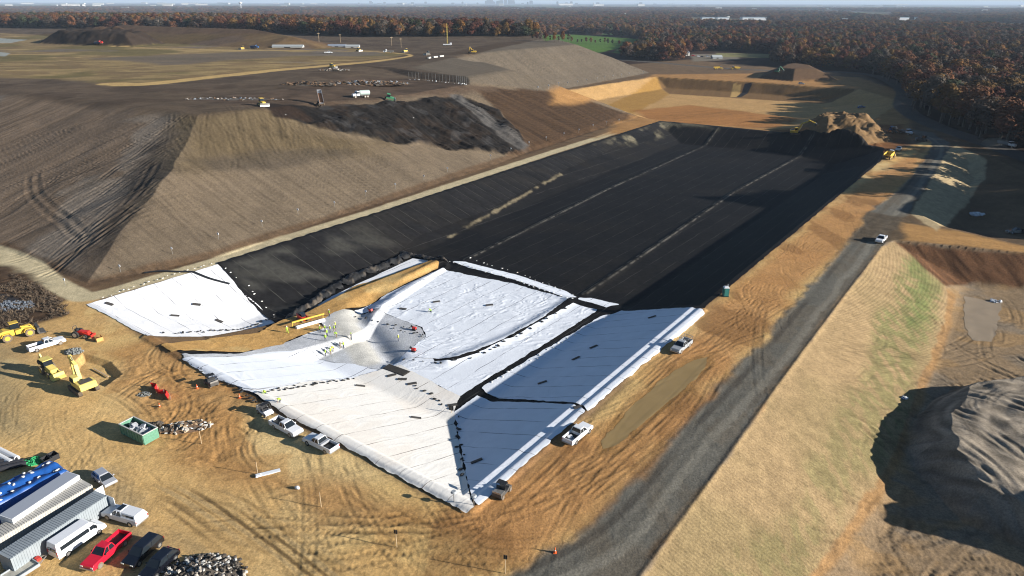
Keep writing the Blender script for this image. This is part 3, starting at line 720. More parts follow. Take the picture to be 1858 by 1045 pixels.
for m_, c_ in ((rl_, (.15, .14, .12)), (dust, (.20, .165, .105)), (pale, (.055, .053, .045)), (farc, (.22, .19, .125)), (sst(.5, .7, fbm(X / 25, Y / 12, 515, 4)) * .5, (.017, .015, .013))):
    m_ = np.asarray(m_, np.float32)[:, None]; bl = bl * (1 - m_) + np.asarray(c_, np.float32)[None] * m_
BLK = PW([(394, 478), (700, 381), (1000, 283), (1197, 220), (1224, 221), (1450, 243), (1604, 268), (1600, 290), (1276, 560), (1262, 566), (1060, 748), (858, 926), (700, 845), (500, 742), (420, 700), (340, 650), (300, 625), (500, 575)])
bseam = bl
M_blackF = seams(M_black, -37 + 0, 5.2, (.045, .043, .04), .22)
# slope seams: darker ribs running down the banks; floor seams along the cell
black = sheet('black_liner', BLK, M_blackF, 'large black geonet liner covering the long floor and banks of the open cell', 'liner', bseam, off=.04)
M_blackB = seams(mat('black_geonet_bank', (.012, .012, .014), .7, spec=.08, noise=.3, nscale=.8, attr='soil', bump=.04, bscale=1.5), 55, 5.0, (.06, .058, .05), .2)
LBK = PW([(394, 478), (700, 381), (1000, 283), (1197, 220), (1222, 222), (1226, 243, FL), (1120, 283, FL), (1015, 329, FL), (880, 393, FL), (760, 440, FL), (735, 457, FL), (640, 508, FL), (560, 545, -5.6), (500, 575, -5)])
sheet('black_liner', LBK, M_blackB, 'ribbed black liner on the long left bank below the tan edge path', 'liner', bl * 1.35, off=.09, disp=.16 * np.abs(np.sin((X * math.cos(math.radians(55)) + Y * math.sin(math.radians(55))) * math.pi / 5.0 + 1.5 * n1)))
# crumpled black folds along the edge of the cover
TOEB = PW([(540, 560, -4.5), (552, 548, -5), (590, 525, -5.5), (640, 500, -6), (700, 478, -6), (735, 460, -6), (790, 466, -6), (812, 472, -6)])
fd, fa, _ = pdist(X, Y, TOEB, 6)
def fold(name, pts, w, h, label, seed, cat='fold', z=None):
    d_, a2, _ = pdist(X, Y, PW(pts, FL if z is None else z), 6)
    F = w - d_ + .9 * w * (fbm(X / 1.4, Y / 1.4, seed, 3) - .5) * 2
    dsp = np.clip(1 - d_ / w, 0, 1) ** .5 * h * (.3 + 1.4 * fbm(X / .9, Y / .9, seed + 3, 3))
    return sheet(name, None, M_fold, label, cat, tint((.018, .017, .016), .5, (.16, .13, .10), (sst(.58, .75, n3) * .6).astype(np.float32)), F=F, off=.15, disp=dsp)
M_fold = mat('crumpled_black_plastic', rough=.45, spec=.4, attr='soil', noise=.3, nscale=3)
fold('plastic_fold', [(528, 556, -4), (556, 548, -5), (590, 525, -5.5), (640, 500, -6), (700, 478, -6), (735, 462, -6)], 1.5, 1.3, 'crumpled black plastic edge gathered along the white strip', 521)
fold('plastic_fold', [(733, 458, -6), (790, 468, -6), (808, 473, -6)], .9, 1.0, 'crumpled black plastic lying behind the end of the white strip', 527)

# white left bank
P_L = PW([(157, 553), (395, 480), (470, 545, -4.6), (498, 573, -5.2), (470, 589, -4.6), (400, 600, -3.2), (330, 607, -1.2), (268, 610, .3)])
sheet('geotextile_sheet', P_L, M_whiteN, 'bright white geotextile panel on the left corner bank, beside the black liner', 'liner', tint((.74, .74, .75), .03), off=.10, disp=wrinkle(-50, .05, 541))
# narrow strip and sand ramp
rampF = PW([(292, 628, .3), (380, 607, -1.8), (470, 598, -3.5), (505, 580, -4.6), (560, 556, -5), (640, 512, -5.4), (778, 467, -5.6), (798, 475, -5.6), (793, 482, -5.6), (700, 524, -5.2), (668, 540, -5.1), (635, 552, -5), (607, 561, -4.9), (575, 580, -4.8), (590, 590, -4.8), (545, 606, -4.4), (500, 622, -3.6), (440, 632, -2.4), (380, 637, -1.4), (312, 642, 0)])
strip = PW([(548, 556, -5), (600, 528, -5.4), (680, 492, -5.6), (748, 462, -5.8), (778, 466, -5.8), (716, 492, -5.6), (660, 512, -5.5), (610, 536, -5.3), (562, 556, -5)])
sheet('geotextile_strip', strip, M_white, 'narrow white geotextile strip between crumpled black plastic and the sand ramp', 'liner', tint((.72,.73,.75), .04), off=.10, amp=.2)
ramp_c = tint(lin(198, 156, 96), .14, lin(210, 184, 128), (sst(.5, .7, n2) * .5).astype(np.float32))
ramp_c = ramp_c * (0.85 + .3 * n3)[:, None]
sheet('sand_ramp', rampF, M_ground, None, None, ramp_c, off=.14, amp=.5, disp=.12 * (n3 - .3) + .1, kind='structure')
# stone drainage patch where the crew stands
stoneP = PW([(575, 575, -5), (612, 555, -5), (640, 553, -5), (660, 565, -6), (690, 566, FL), (765, 595, FL), (774, 612, FL), (722, 650, FL), (690, 672, FL), (660, 668, FL), (600, 650, -6), (560, 632, -5), (470, 640, -3.6), (340, 658, -.2), (330, 646, 0), (440, 634, -2.4), (545, 606, -4.4), (592, 592, -4.8)])
stc = tint((.46, .47, .49), .12, (.52, .50, .45), (sst(4.0, 2.0, pdist(X, Y, PW([(632, 560, -5), (622, 580, -5), (640, 600, -5), (655, 625, -5.5), (665, 645, -6)]), 8)[0]) * .9).astype(np.float32))  # paler curve puts the sunlit ditch wall into the stone colour
stc = stc * (.8 + .4 * n3)[:, None]
sheet('drainage_stone', stoneP, M_gravelsheet, None, None, stc, off=.13, amp=.5, kind='structure')
sheet('geotextile_sheet', PW([(335, 655, .1), (440, 640, -2.5), (560, 605, -5.4), (640, 562, -6.2), (700, 590, FL), (764, 604, FL), (790, 655, FL), (760, 690, FL), (690, 692, FL), (560, 706, -4.4), (470, 722, -.3), (430, 702, .3), (380, 682, .3)]), M_white, 'white underlying sheet showing between the stone patch and the cream-lit bank', 'liner', tint((.72, .75, .80), .03), off=.06)
# lower left white band
bandP = PW([(332, 653, .2), (440, 646, -2.6), (555, 632, -4.6), (600, 652, -6), (640, 660, -6.8), (672, 668, FL), (640, 690, FL), (560, 700, -5), (462, 716, -.5), (430, 702, .3), (380, 682, .3)])
sheet('geotextile_sheet', bandP, M_white, 'white geotextile panel below the sand ramp, left of the cream-lit bank', 'liner', tint((.72,.75,.80), .03), off=.17, disp=wrinkle(-20, .06, 561, 1.5, 10))
# near bank: white fabric, the light angle put into its cream tint
creamLitP = PW([(460, 717, 0), (560, 700, -4.5), (645, 686, FL), (690, 672, FL), (726, 662, FL), (835, 722, FL), (822, 745, -6.6), (832, 800, -4.5), (845, 870, -2), (852, 900, -.5), (862, 922, .4), (846, 928, .5), (790, 898, .5), (640, 816, .5), (530, 757, .5)])
sheet('geotextile_sheet', creamLitP, M_creamlit, 'cream-lit white geotextile bank facing away, above the row of parked pickups', 'liner', tint((.76,.73,.68), .04, (.72, .64, .55), (sst(.55, .7, n2) * .4).astype(np.float32)), off=.20, disp=wrinkle(53, .02, 571, .8, 6), amp=.4)
# centre floor panels; bluish tint paints the light angle into the white
midP = PW([(803, 484, -6), (930, 515, FL), (1032, 545, FL), (1022, 552, FL), (985, 580, FL), (930, 610, FL), (860, 642, FL), (816, 654, FL), (760, 650, FL), (722, 650, FL), (774, 612, FL), (765, 595, FL), (690, 566, FL), (648, 570, FL), (640, 556, -5.4), (668, 541, -5.2), (720, 517, -5.5)])
sheet('geotextile_sheet', midP, M_white, 'wide wrinkled white geotextile floor panel, where workers kneel beside the stone patch', 'liner', tint((.72,.75,.80), .03), off=.12, disp=wrinkle(0, .10, 581, .6, 4))
lowP = PW([(727, 653, FL), (820, 658, FL), (864, 644, FL), (933, 613, FL), (988, 581, FL), (1040, 552, FL), (1084, 563, FL), (1020, 606, FL), (940, 655, FL), (832, 720, FL), (760, 682, FL), (690, 676, FL)])
sheet('geotextile_sheet', lowP, M_white, 'long white geotextile floor panel tapering between two dark gaps towards the corner', 'liner', tint((.72,.75,.80), .03), off=.13, disp=wrinkle(10, .10, 591, .6, 4))
topS = PW([(818, 472, -6.3), (845, 472, -6.3), (940, 500, FL), (1030, 530, FL), (1046, 541, FL), (1030, 544, FL), (940, 512, FL), (850, 485, -6.6)])
sheet('geotextile_strip', topS, M_white, 'white geotextile strip lying along the edge of the black cell floor', 'liner', tint((.72,.75,.80), .03), off=.13, amp=.3)
topS2 = PW([(1052, 541, FL), (1075, 542, FL), (1124, 553, FL), (1100, 560, FL), (1048, 546, FL)])
sheet('geotextile_strip', topS2, M_white, 'short white geotextile strip beside the dark shaded corner of the floor', 'liner', tint((.72,.75,.80), .03), off=.13, amp=.3)
# right bank panels
rbA = PW([(1128, 562, -6.3), (1272, 561, .4), (1280, 566, .5), (1066, 745, .5), (1058, 735, .4), (960, 722, -3.4), (880, 705, -6), (872, 700, -6.4), (1000, 628, FL), (1090, 575, FL)])
sheet('geotextile_sheet', rbA, M_whiteB, 'white geotextile panel on the shaded right bank, nearest the portable toilet', 'liner', tint((.72,.75,.80), .03), off=.16, amp=.35, disp=wrinkle(53, .04, 601))
rbB = PW([(866, 713, -6.4), (960, 730, -3.4), (1046, 738, -.2), (1062, 745, .5), (960, 834, .5), (868, 920, .5), (856, 910, 0), (846, 870, -2), (834, 800, -4.5), (826, 745, -6.6)])
sheet('geotextile_sheet', rbB, M_whiteB, 'three cornered white geotextile panel on the shaded bank, meeting the cream-lit bank', 'liner', tint((.72,.75,.80), .03), off=.18, amp=.35, disp=wrinkle(53, .04, 611))

# wet ground: the long shallow puddle beside the track and the muddy pond on the low ground
M_water = mat('muddy_water', (.26, .18, .08), .5, spec=.12, noise=.08, nscale=.3)
M_pond = mat('silty_water', (.30, .235, .165), .7, spec=.1, noise=.06, nscale=.3)
pud = PUD
Vp, Tp, _c = clip(wob_edge(pud, .6, 3.0), .02); Vp[:, 2] = np.median(Vp[:, 2]) * .0 + Vp[:, 2]
struct(mk_mesh('puddle', Vp, Tp, None, M_water))
pond = POND
Vp, Tp, _c = clip(wob_edge(pond, .6, 3.0), .03); struct(mk_mesh('pond', Vp, Tp, None, M_pond))
# ------------------------------------------------------------------ small-mesh builder
class MB:
    def __init__(s): s.v = []; s.f = []
    def add(s, vs, fs, M=None):
        o = len(s.v)
        for v in vs:
            v = Vector(v)
            s.v.append(tuple(M @ v if M else v))
        s.f += [tuple(i + o for i in f) for f in fs]
        return s
    def box(s, x0, x1, y0, y1, z0, z1, M=None):
        return s.add([(x0, y0, z0), (x1, y0, z0), (x1, y1, z0), (x0, y1, z0), (x0, y0, z1), (x1, y0, z1), (x1, y1, z1), (x0, y1, z1)],
                     [(0, 3, 2, 1), (4, 5, 6, 7), (0, 1, 5, 4), (1, 2, 6, 5), (2, 3, 7, 6), (3, 0, 4, 7)], M)
    def frus(s, b, t, z0, z1, M=None):
        """b, t = (x0, x1, y0, y1) at bottom and top"""
        return s.add([(b[0], b[2], z0), (b[1], b[2], z0), (b[1], b[3], z0), (b[0], b[3], z0), (t[0], t[2], z1), (t[1], t[2], z1), (t[1], t[3], z1), (t[0], t[3], z1)],
                     [(0, 3, 2, 1), (4, 5, 6, 7), (0, 1, 5, 4), (1, 2, 6, 5), (2, 3, 7, 6), (3, 0, 4, 7)], M)
    def prism(s, prof, y0, y1, inset=0.0, M=None):
        """side profile (x, z) extruded across y; inset narrows points with z above the middle"""
        n = len(prof); vs = []
        for yy, sg in ((y0, 1), (y1, -1)):
            for p in prof: vs.append((p[0], yy + sg * (p[2] if len(p) > 2 else 0), p[1]))
        fs = [tuple(range(n)), tuple(range(2 * n - 1, n - 1, -1))]
        for i in range(n):
            j = (i + 1) % n; fs.append((i, i + n, j + n, j))
        return s.add(vs, fs, M)
    def cyl(s, p, q, r, n=12, r2=None, cap=True):
        p = Vector(p); q = Vector(q); d = (q - p).normalized()
        a = d.orthogonal().normalized(); b = d.cross(a); r2 = r if r2 is None else r2
        vs = []; o = len(s.v)
        for c, rr in ((p, r), (q, r2)):
            for i in range(n):
                t = 2 * math.pi * i / n; vs.append(c + (a * math.cos(t) + b * math.sin(t)) * rr)
        fs = [(i, (i + 1) % n, (i + 1) % n + n, i + n) for i in range(n)]
        if cap: fs += [tuple(range(n - 1, -1, -1)), tuple(range(n, 2 * n))]
        return s.add(vs, fs)
    def bar(s, p, q, w, h):
        p = Vector(p); q = Vector(q); d = q - p; L = d.length; x = d.normalized()
        up = Vector((0, 0, 1)) if abs(x.z) < .95 else Vector((0, 1, 0))
        y = up.cross(x).normalized(); z = x.cross(y)
        M = Matrix.Translation(p) @ Matrix((x, y, z)).transposed().to_4x4()
        return s.box(0, L, -w / 2, w / 2, -h / 2, h / 2, M)
    def blob(s, c, r, seed=0, sq=(1, 1, 1), n=7, m=5, jit=.18):
        rr = random.Random(seed); vs = []; fs = []
        for i in range(m + 1):
            ph = math.pi * i / m
            for j in range(n):
                th = 2 * math.pi * j / n; k = r * (1 + rr.uniform(-jit, jit))
                vs.append((c[0] + k * sq[0] * math.sin(ph) * math.cos(th), c[1] + k * sq[1] * math.sin(ph) * math.sin(th), c[2] + k * sq[2] * math.cos(ph)))
        for i in range(m):
            for j in range(n): fs.append((i * n + j, (i + 1) * n + j, (i + 1) * n + (j + 1) % n, i * n + (j + 1) % n))
        return s.add(vs, fs)
    def build(s, name, m, parent=None, smooth=False, bevel=0.0):
        me = bpy.data.meshes.new(name); me.from_pydata(s.v, [], s.f); me.update()
        import bmesh as _b
        bm = _b.new(); bm.from_mesh(me); _b.ops.remove_doubles(bm, verts=bm.verts, dist=1e-5); _b.ops.recalc_face_normals(bm, faces=bm.faces)
        if bevel: _b.ops.bevel(bm, geom=[e for e in bm.edges if len(e.link_faces) == 2 and e.calc_face_angle(0) > .5], offset=bevel, segments=2, profile=.7, affect='EDGES', clamp_overlap=True)
        bm.to_mesh(me); bm.free()
        if smooth:
            for p in me.polygons: p.use_smooth = True
        me.materials.append(m)
        o = bpy.data.objects.new(name, me); C.objects.link(o)
        if parent: o.parent = parent
        return o
def empty(name, label=None, cat=None, group=None):
    o = bpy.data.objects.new(name, None); C.objects.link(o); o.empty_display_size = .5
    if label: tag(o, label, cat, group)
    return o
def frame(x, y, ang, z=None, tilt=True, off=0.0):
    e = .8
    if tilt:
        q = land(np.array([x + e, x - e, x, x, x]), np.array([y, y, y + e, y - e, y]))
        n = Vector(((q[1] - q[0]) / (2 * e), (q[3] - q[2]) / (2 * e), 1)).normalized(); z = q[4] if z is None else z
    else:
        n = Vector((0, 0, 1)); z = float(land(np.array([x]), np.array([y]))[0]) if z is None else z
    xa = Vector((math.cos(ang), math.sin(ang), 0)); xa = (xa - n * xa.dot(n)).normalized(); ya = n.cross(xa)
    M = Matrix((xa, ya, n)).transposed().to_4x4(); M.translation = Vector((x, y, z + off)); return M
def put(root, px, py, hx=None, hy=None, tilt=True, off=0.02, ang=None):
    """stand a thing on the land at a photograph point, its front towards (hx, hy)"""
    x, y, z = hit(px, py)
    if ang is None: 
        x2, y2, z2 = hit(hx, hy); ang = math.atan2(y2 - y, x2 - x)
    root.matrix_world = frame(x, y, ang, tilt=tilt, off=off)
    return root
def paintm(name, rgb, rough=.35, metal=0.0, coat=.3): return mat(name, rgb, rough, metal, noise=.05, nscale=2.0, coat=coat)
K = {}
def km(name, *a, **k):
    if name not in K: K[name] = mat(name, *a, **k)
    return K[name]
m_tyre = km('tyre_rubber', (.02, .02, .02), .85); m_dusttyre = km('dusty_tyre', (.16, .12, .08), .9, noise=.3)
m_rim = km('rim_metal', (.5, .5, .5), .35, metal=.8); m_yrim = km('yellow_rim', (.55, .36, .05), .5)
m_glass = km('dark_glass', (.015, .02, .025), .08, spec=.6); m_blackp = km('black_plastic', (.015, .015, .017), .6)
m_white = km('white_paint', (.72, .73, .75), .35, coat=.4, noise=.04); m_silver = km('silver_paint', (.5, .51, .54), .3, metal=.4, coat=.4)
m_red = km('red_paint', (.62, .01, .03), .3, coat=.5); m_bpaint = km('black_paint', (.008, .009, .014), .2, coat=1.0, metal=.3)
m_yel = km('machine_yellow', (.62, .40, .05), .5, noise=.15, nscale=1.5); m_pyel = km('faded_yellow', (.66, .52, .14), .5, noise=.15, nscale=1.5)
m_lampw = km('lamp_lens', (.8, .8, .75), .2); m_lampr = km('tail_lens', (.4, .01, .01), .3)
m_steel = km('worn_steel', (.35, .34, .32), .45, metal=.6, noise=.2); m_dsteel = km('dark_steel', (.07, .065, .06), .6, noise=.25)
m_track = km('muddy_track', (.10, .075, .05), .9, noise=.35, nscale=4); m_orange = km('safety_orange', (.75, .12, .02), .6)
m_bluep = km('blue_paint', (.04, .10, .25), .35); m_greenp = km('green_paint', (.05, .20, .10), .55, noise=.2); m_mred = km('machine_red', (.55, .03, .02), .45, noise=.15)
m_wood = km('pale_wood', (.45, .33, .2), .8, noise=.2); m_conc = km('concrete', (.45, .44, .41), .9, noise=.15); m_grey = km('grey_paint', (.30, .32, .34), .5, noise=.1)
def wheel(root, x, y, r, w, tyre=None, rim=None, name='wheel'):
    t = MB().cyl((x, y - w / 2, r), (x, y + w / 2, r), r, 18).build(name, tyre or m_tyre, root, bevel=r * .08)
    MB().cyl((x, y - w / 2 - .012, r), (x, y + w / 2 + .012, r), r * .58, 12).build('rim', rim or m_rim, t)
    return t
def pickup(label, paint, cover=None, L=5.9, cargo=None, group=None, rack=False, glassroof=False, toolbox=False):
    r = empty('pickup_truck', label, 'pickup truck', group)
    f = L / 2; g = -.55
    MB().prism([(g, .42), (f - .1, .42), (f, .62), (f - .02, .95, .02), (f - .25, 1.08, .08), (1.25, 1.2, .06), (g, 1.22, .04)], -.97, .97).build('body', paint, r, bevel=.05)
    bd = MB()
    bd.box(-f, g, -.97, .97, .45, .72); bd.box(-f, g, -.97, -.87, .72, 1.24); bd.box(-f, g, .87, .97, .72, 1.24); bd.box(-f, -f + .1, -.87, .87, .72, 1.22)
    b = bd.build('bed', paint, r); MB().box(-f + .1, g, -.87, .87, .72, .75).build('bed_liner', m_blackp, b)
    cb = (g + .02, 1.32, -.88, .88); ct = (g + .22, .62, -.70, .70)
    cab = MB().frus((ct[0] - .03, ct[1] + .03, -.73, .73), (ct[0] + .03, ct[1] - .06, -.66, .66), 1.78, 1.87)
    for sy_ in (-1, 1):
        for xb, xt in ((cb[0], ct[0]), (.36, .2), (cb[1], ct[1])):
            cab.bar((xb, sy_ * .885, 1.2), (xt, sy_ * .715, 1.8), .07, .09)
    cab.build('cab', paint, r, bevel=.03)
    MB().frus(cb, ct, 1.2, 1.8).build('window', m_glass, r)
    for x in (f - 1.0, -f + 1.15):
        for y in (-.86, .86): wheel(r, x, y, .41, .27, m_dusttyre if random.random() < .5 else m_tyre)
    for y in (-.75, .75):
        MB().box(f - .05, f + .02, y - .18, y + .18, .74, .92).build('headlight', m_lampw, r)
        MB().box(-f - .02, -f + .03, y * 1.2 - .05, y * 1.2 + .05, .78, 1.12).build('taillight', m_lampr, r)
        MB().box(.95, 1.12, y * 1.3 - .12, y * 1.3 + .12, 1.2, 1.38).build('mirror', m_blackp if paint is not m_white else paint, r)
    MB().box(-f - .12, -f + .02, -.9, .9, .48, .64).build('bumper', m_rim, r); MB().box(f - .02, f + .1, -.95, .95, .45, .62).build('bumper', m_rim, r)
    if cover:
        MB().frus((-f + .02, g + .1, -.94, .94), (-f + .25, g + .15, -.72, .72), 1.24, 1.82).build('bed_cap', cover, r, bevel=.05)
        for y in (-1, 1): MB().frus((-f + .35, g - .1, y * .885 - .01, y * .885 + .01), (-f + .42, g - .15, y * .80 - .01, y * .80 + .01), 1.34, 1.66).build('window', m_glass, r)
        MB().add([(-f + .03, -.7, 1.3), (-f + .03, .7, 1.3), (-f + .2, .58, 1.72), (-f + .2, -.58, 1.72)], [(0, 1, 2, 3)], Matrix.Translation((-.02, 0, 0))).build('rear_window', m_grey, r)
    if glassroof: MB().box(-.2, .5, -.52, .52, 1.875, 1.89).build('sunroof', m_glass, r)
    if toolbox: MB().box(g - .55, g - .1, -.86, .86, .95, 1.34).build('toolbox', toolbox, r, bevel=.03)
    if cargo:
        for i in range(5): MB().box(-.4, .4, -.14, .14, 0, .16, Matrix.Translation((-f + .8 + .15 * i, -.5 + .25 * i, .75)) @ Matrix.Rotation(random.uniform(-.5, .5), 4, 'Z')).build('cargo', cargo, r)
    if rack:
        k = MB()
        for x in (-f + .1, -1.6, g - .1):
            for y in (-.9, .9): k.bar((x, y, 1.2), (x, y, 1.95), .06, .06)
            k.bar((x, -.9, 1.95), (x, .9, 1.95), .06, .06)
        for y in (-.9, .9): k.bar((-f + .1, y, 1.95), (g, y, 1.95), .06, .06)
        k.build('ladder_rack', m_steel, r)
    return r
def car(label, cat, name, paint, L=4.7, H=1.7, Wd=1.9, hood=1.3, tail=.35, belt=1.0, rim=None, band=None, wr=.36, raker=.35, rakef=.75, roofm=None):
    r = empty(name, label, cat); f = L / 2; h = Wd / 2
    MB().prism([(-f, .35), (f - .08, .35), (f, .5), (f - .05, .78, .03), (f - hood, belt, .07), (-f + .05, belt + .02, .06), (-f - .02, .7, .02)], -h, h).build('body', paint, r, bevel=.07)
    cb = (-f + tail * .3, f - hood + .05, -h + .08, h - .08); ct = (-f + tail * .3 + raker, f - hood - rakef, -h + .26, h - .26)
    MB().frus(cb, ct, belt, H - .09).build('window', band or m_glass, r)
    c = MB().frus((ct[0] - .05, ct[1] + .06, ct[2] - .04, ct[3] + .04), (ct[0] + .05, ct[1] - .08, ct[2] + .06, ct[3] - .06), H - .12, H)
    for sy_ in (-1, 1):
        for k in (0, .48, 1): c.bar((cb[0] + (cb[1] - cb[0]) * k, sy_ * (h - .075), belt), (ct[0] + (ct[1] - ct[0]) * k, sy_ * (h - .25), H - .1), .06, .07)
    c.build('roof', roofm or paint, r, bevel=.04)
    for x in (f - .85, -f + .85):
        for y in (-h + .1, h - .1): wheel(r, x, y, wr, .24, rim=rim)
    for y in (-h + .3, h - .3):
        MB().box(f - .12, f + .0, y - .2, y + .2, .62, .76).build('headlight', m_lampw, r)
        MB().box(-f - .03, -f + .05, y * 1.2 - .1, y * 1.2 + .1, .75, .98).build('taillight', m_lampr, r)
    for y in (-h - .08, h + .08): MB().box(f - hood - .35, f - hood - .2, y - .1, y + .1, belt, belt + .16).build('mirror', paint, r)
    return r
def van(label):
    r = empty('passenger_van', label, 'van'); f = 3.1; h = 1.02
    MB().prism([(-f, .4), (f - .05, .4), (f, .6), (f - .1, 1.0, .05), (f - .75, 1.25, .1), (f - 1.55, 2.3, .2), (f - 1.8, 2.42, .24), (-f + .15, 2.45, .22), (-f, 1.6, .06)], -h, h).build('body', m_white, r, bevel=.06)
    for s_ in (-1, 1):
        MB().frus((-f + .5, 1.0, s_ * .985 - .012, s_ * .985 + .012), (-f + .5, 1.0, s_ * .93 - .012, s_ * .93 + .012), 1.35, 1.85).build('side_window', m_glass, r)
        MB().frus((1.15, 2.1, s_ * .97 - .012, s_ * .97 + .012), (1.15, 1.75, s_ * .91 - .012, s_ * .91 + .012), 1.35, 1.85).build('side_window', m_glass, r)
        MB().box(1.7, 1.85, s_ * 1.15 - .12, s_ * 1.15 + .12, 1.3, 1.55).build('mirror', m_blackp, r)
        MB().box(-f - .03, -f + .02, s_ * .85 - .08, s_ * .85 + .08, .9, 1.4).build('taillight', m_lampr, r)
        for x in (-1.95, 2.05): wheel(r, x, s_ * .9, .37, .25)
    MB().add([(f - .8, -.78, 1.32), (f - .8, .78, 1.32), (f - 1.48, .68, 2.18), (f - 1.48, -.68, 2.18)], [(0, 1, 2, 3)], Matrix.Translation((.05, 0, .02))).build('windshield', m_glass, r)
    MB().box(-f - .02, -f + .01, -.7, .7, 1.3, 1.75).build('rear_window', m_glass, r)
    return r
def tracks_pair(r, L, w, gauge, h=.8, m=None):
    for y in (-gauge / 2, gauge / 2):
        pr = [(-L / 2 + h * .4, 0), (L / 2 - h * .4, 0), (L / 2, h * .45), (L / 2 - h * .25, h), (-L / 2 + h * .25, h), (-L / 2, h * .45)]
        t = MB().prism(pr, y - w / 2, y + w / 2).build('track', m or m_track, r, bevel=.06)
        q = MB()
        for i in range(4): q.cyl((-L / 2 + h * .6 + i * (L - 1.2 * h) / 3, y - w / 2 - .03, h * .4), (-L / 2 + h * .6 + i * (L - 1.2 * h) / 3, y + w / 2 + .03, h * .4), h * .24, 8)
        q.build('roller', m_dsteel, t)
def excavator(label, m, swing=0.0, boom=1.0, reach=(5.6, 1.6), peak=(3.6, 5.6), scale=1.0, tip=None, tracks_m=None):
    r = empty('excavator', label, 'excavator')
    tracks_pair(r, 4.6, .65, 2.7, .95, tracks_m)
    Rz = Matrix.Rotation(swing, 4, 'Z')
    def T(mb): mb.v = [tuple(Rz @ Vector(v)) for v in mb.v]; return mb
    h = T(MB().box(-2.6, 1.2, -1.35, 1.35, 1.15, 1.5).prism([(-2.7, 1.3), (-.6, 1.3), (-.6, 2.3), (-2.3, 2.25), (-2.7, 1.9)], -1.35, 1.35).cyl((0, 0, .8), (0, 0, 1.2), .8, 14)).build('house', m, r, bevel=.08)
    T(MB().box(-2.2, -.7, -1.0, .9, 2.3, 2.36)).build('engine_cover', m_dsteel, h)
    c = T(MB().frus((-.5, 1.35, .45, 1.38), (-.4, 1.05, .5, 1.33), 1.5, 2.95).box(-.5, 1.1, .45, 1.38, 2.95, 3.03)).build('cab', m, r, bevel=.04)
    T(MB().frus((-.35, 1.38, .42, 1.41), (-.28, 1.12, .47, 1.36), 1.95, 2.8)).build('window', m_glass, c)
    px_, pz = peak; tx, tz = reach
    b = T(MB().bar((.9, -.1, 1.6), (px_ * .45, -.1, pz * .82), .5, .6).bar((px_ * .42, -.1, pz * .8), (px_, -.1, pz), .46, .5)).build('boom', m, r)
    T(MB().cyl((1.3, -.35, 1.3), (px_ * .5, -.35, pz * .7), .1, 8).cyl((1.3, .15, 1.3), (px_ * .5, .15, pz * .7), .1, 8)).build('cylinder', m_steel, b)
    s = T(MB().bar((px_ - .5, -.1, pz + .5), (tx, -.1, tz), .38, .42)).build('stick', m, r)
    T(MB().prism([(tx - .1, tz + .3), (tx + .5, tz - .1), (tx + .3, tz - .9), (tx - .5, tz - 1.0), (tx - .8, tz - .5)], -.7, .5)).build('bucket', m_dsteel, r)
    T(MB().cyl((px_ * .55, -.1, pz * .95), (px_ - .4, -.1, pz + .6), .09, 8)).build('cylinder', m_steel, s)
    return r
def wheel_loader(label, m):
    r = empty('wheel_loader', label, 'wheel loader')
    MB().prism([(-3.6, 1.0), (-.9, 1.0), (-.9, 2.2), (-2.6, 2.3), (-3.5, 2.0), (-3.7, 1.4)], -.95, .95).build('engine_body', m, r, bevel=.08)
    MB().prism([(-.7, .9), (1.6, .8), (1.7, 1.5), (.6, 1.9), (-.7, 1.7)], -.6, .6).build('front_frame', m, r, bevel=.06)
    for x in (-2.3, 1.5):
        for y in (-1.05, 1.05):
            wheel(r, x, y, .82, .6, m_dusttyre, m_yrim)
            MB().prism([(x - 1.0, 1.2), (x - .6, 1.78), (x + .6, 1.78), (x + 1.0, 1.2), (x + .9, 1.15), (x + .55, 1.66), (x - .55, 1.66), (x - .9, 1.15)], y - .32, y + .32).build('fender', m, r)
    c = MB().frus((-1.35, .15, -.72, .72), (-1.2, .0, -.66, .66), 2.2, 3.3).build('cab', m_glass, r)
    MB().box(-1.35, .15, -.75, .75, 3.3, 3.42).build('cab_roof', m, c, bevel=.04)
    MB().bar((.4, -.45, 1.9), (3.0, -.45, .9), .18, .42).bar((.4, .45, 1.9), (3.0, .45, .9), .18, .42).bar((1.6, -.45, 1.4), (1.6, .45, 1.4), .2, .2).build('lift_arm', m, r)
    MB().prism([(2.9, .1), (4.2, .05), (4.15, .15), (3.1, .35), (3.0, 1.2), (3.3, 1.5), (2.8, 1.45), (2.7, .6)], -1.4, 1.4).build('bucket', m_dsteel, r)
    return r
def dozer(label, m, blade_m=None, small=False, rake=False):
    r = empty('bulldozer', label, 'bulldozer')
    tracks_pair(r, 4.0, .6, 2.1, .95)
    MB().prism([(-1.6, .8), (2.0, .8), (2.0, 1.7), (.4, 1.85), (-.2, 1.85), (-1.6, 1.6)], -.65, .65).build('body', m, r, bevel=.06)
    c = MB().frus((-1.4, .2, -.75, .75), (-1.25, .0, -.68, .68), 1.7, 2.85).build('cab', m_glass, r)
    MB().box(-1.45, .15, -.8, .8, 2.85, 2.98).build('cab_roof', m, c)
    MB().bar((-.6, -1.4, .6), (2.5, -1.4, .6), .15, .25).bar((-.6, 1.4, .6), (2.5, 1.4, .6), .15, .25).build('push_arm', m, r)
    MB().prism([(2.45, .05), (2.7, .1), (2.55, .6), (2.75, 1.35), (2.6, 1.35), (2.35, .7)], -1.9, 1.9).build('blade', blade_m or m_steel, r)
    MB().cyl((1.2, .3, 1.85), (1.2, .3, 2.5), .07, 8).build('exhaust', m_dsteel, r)
    return r
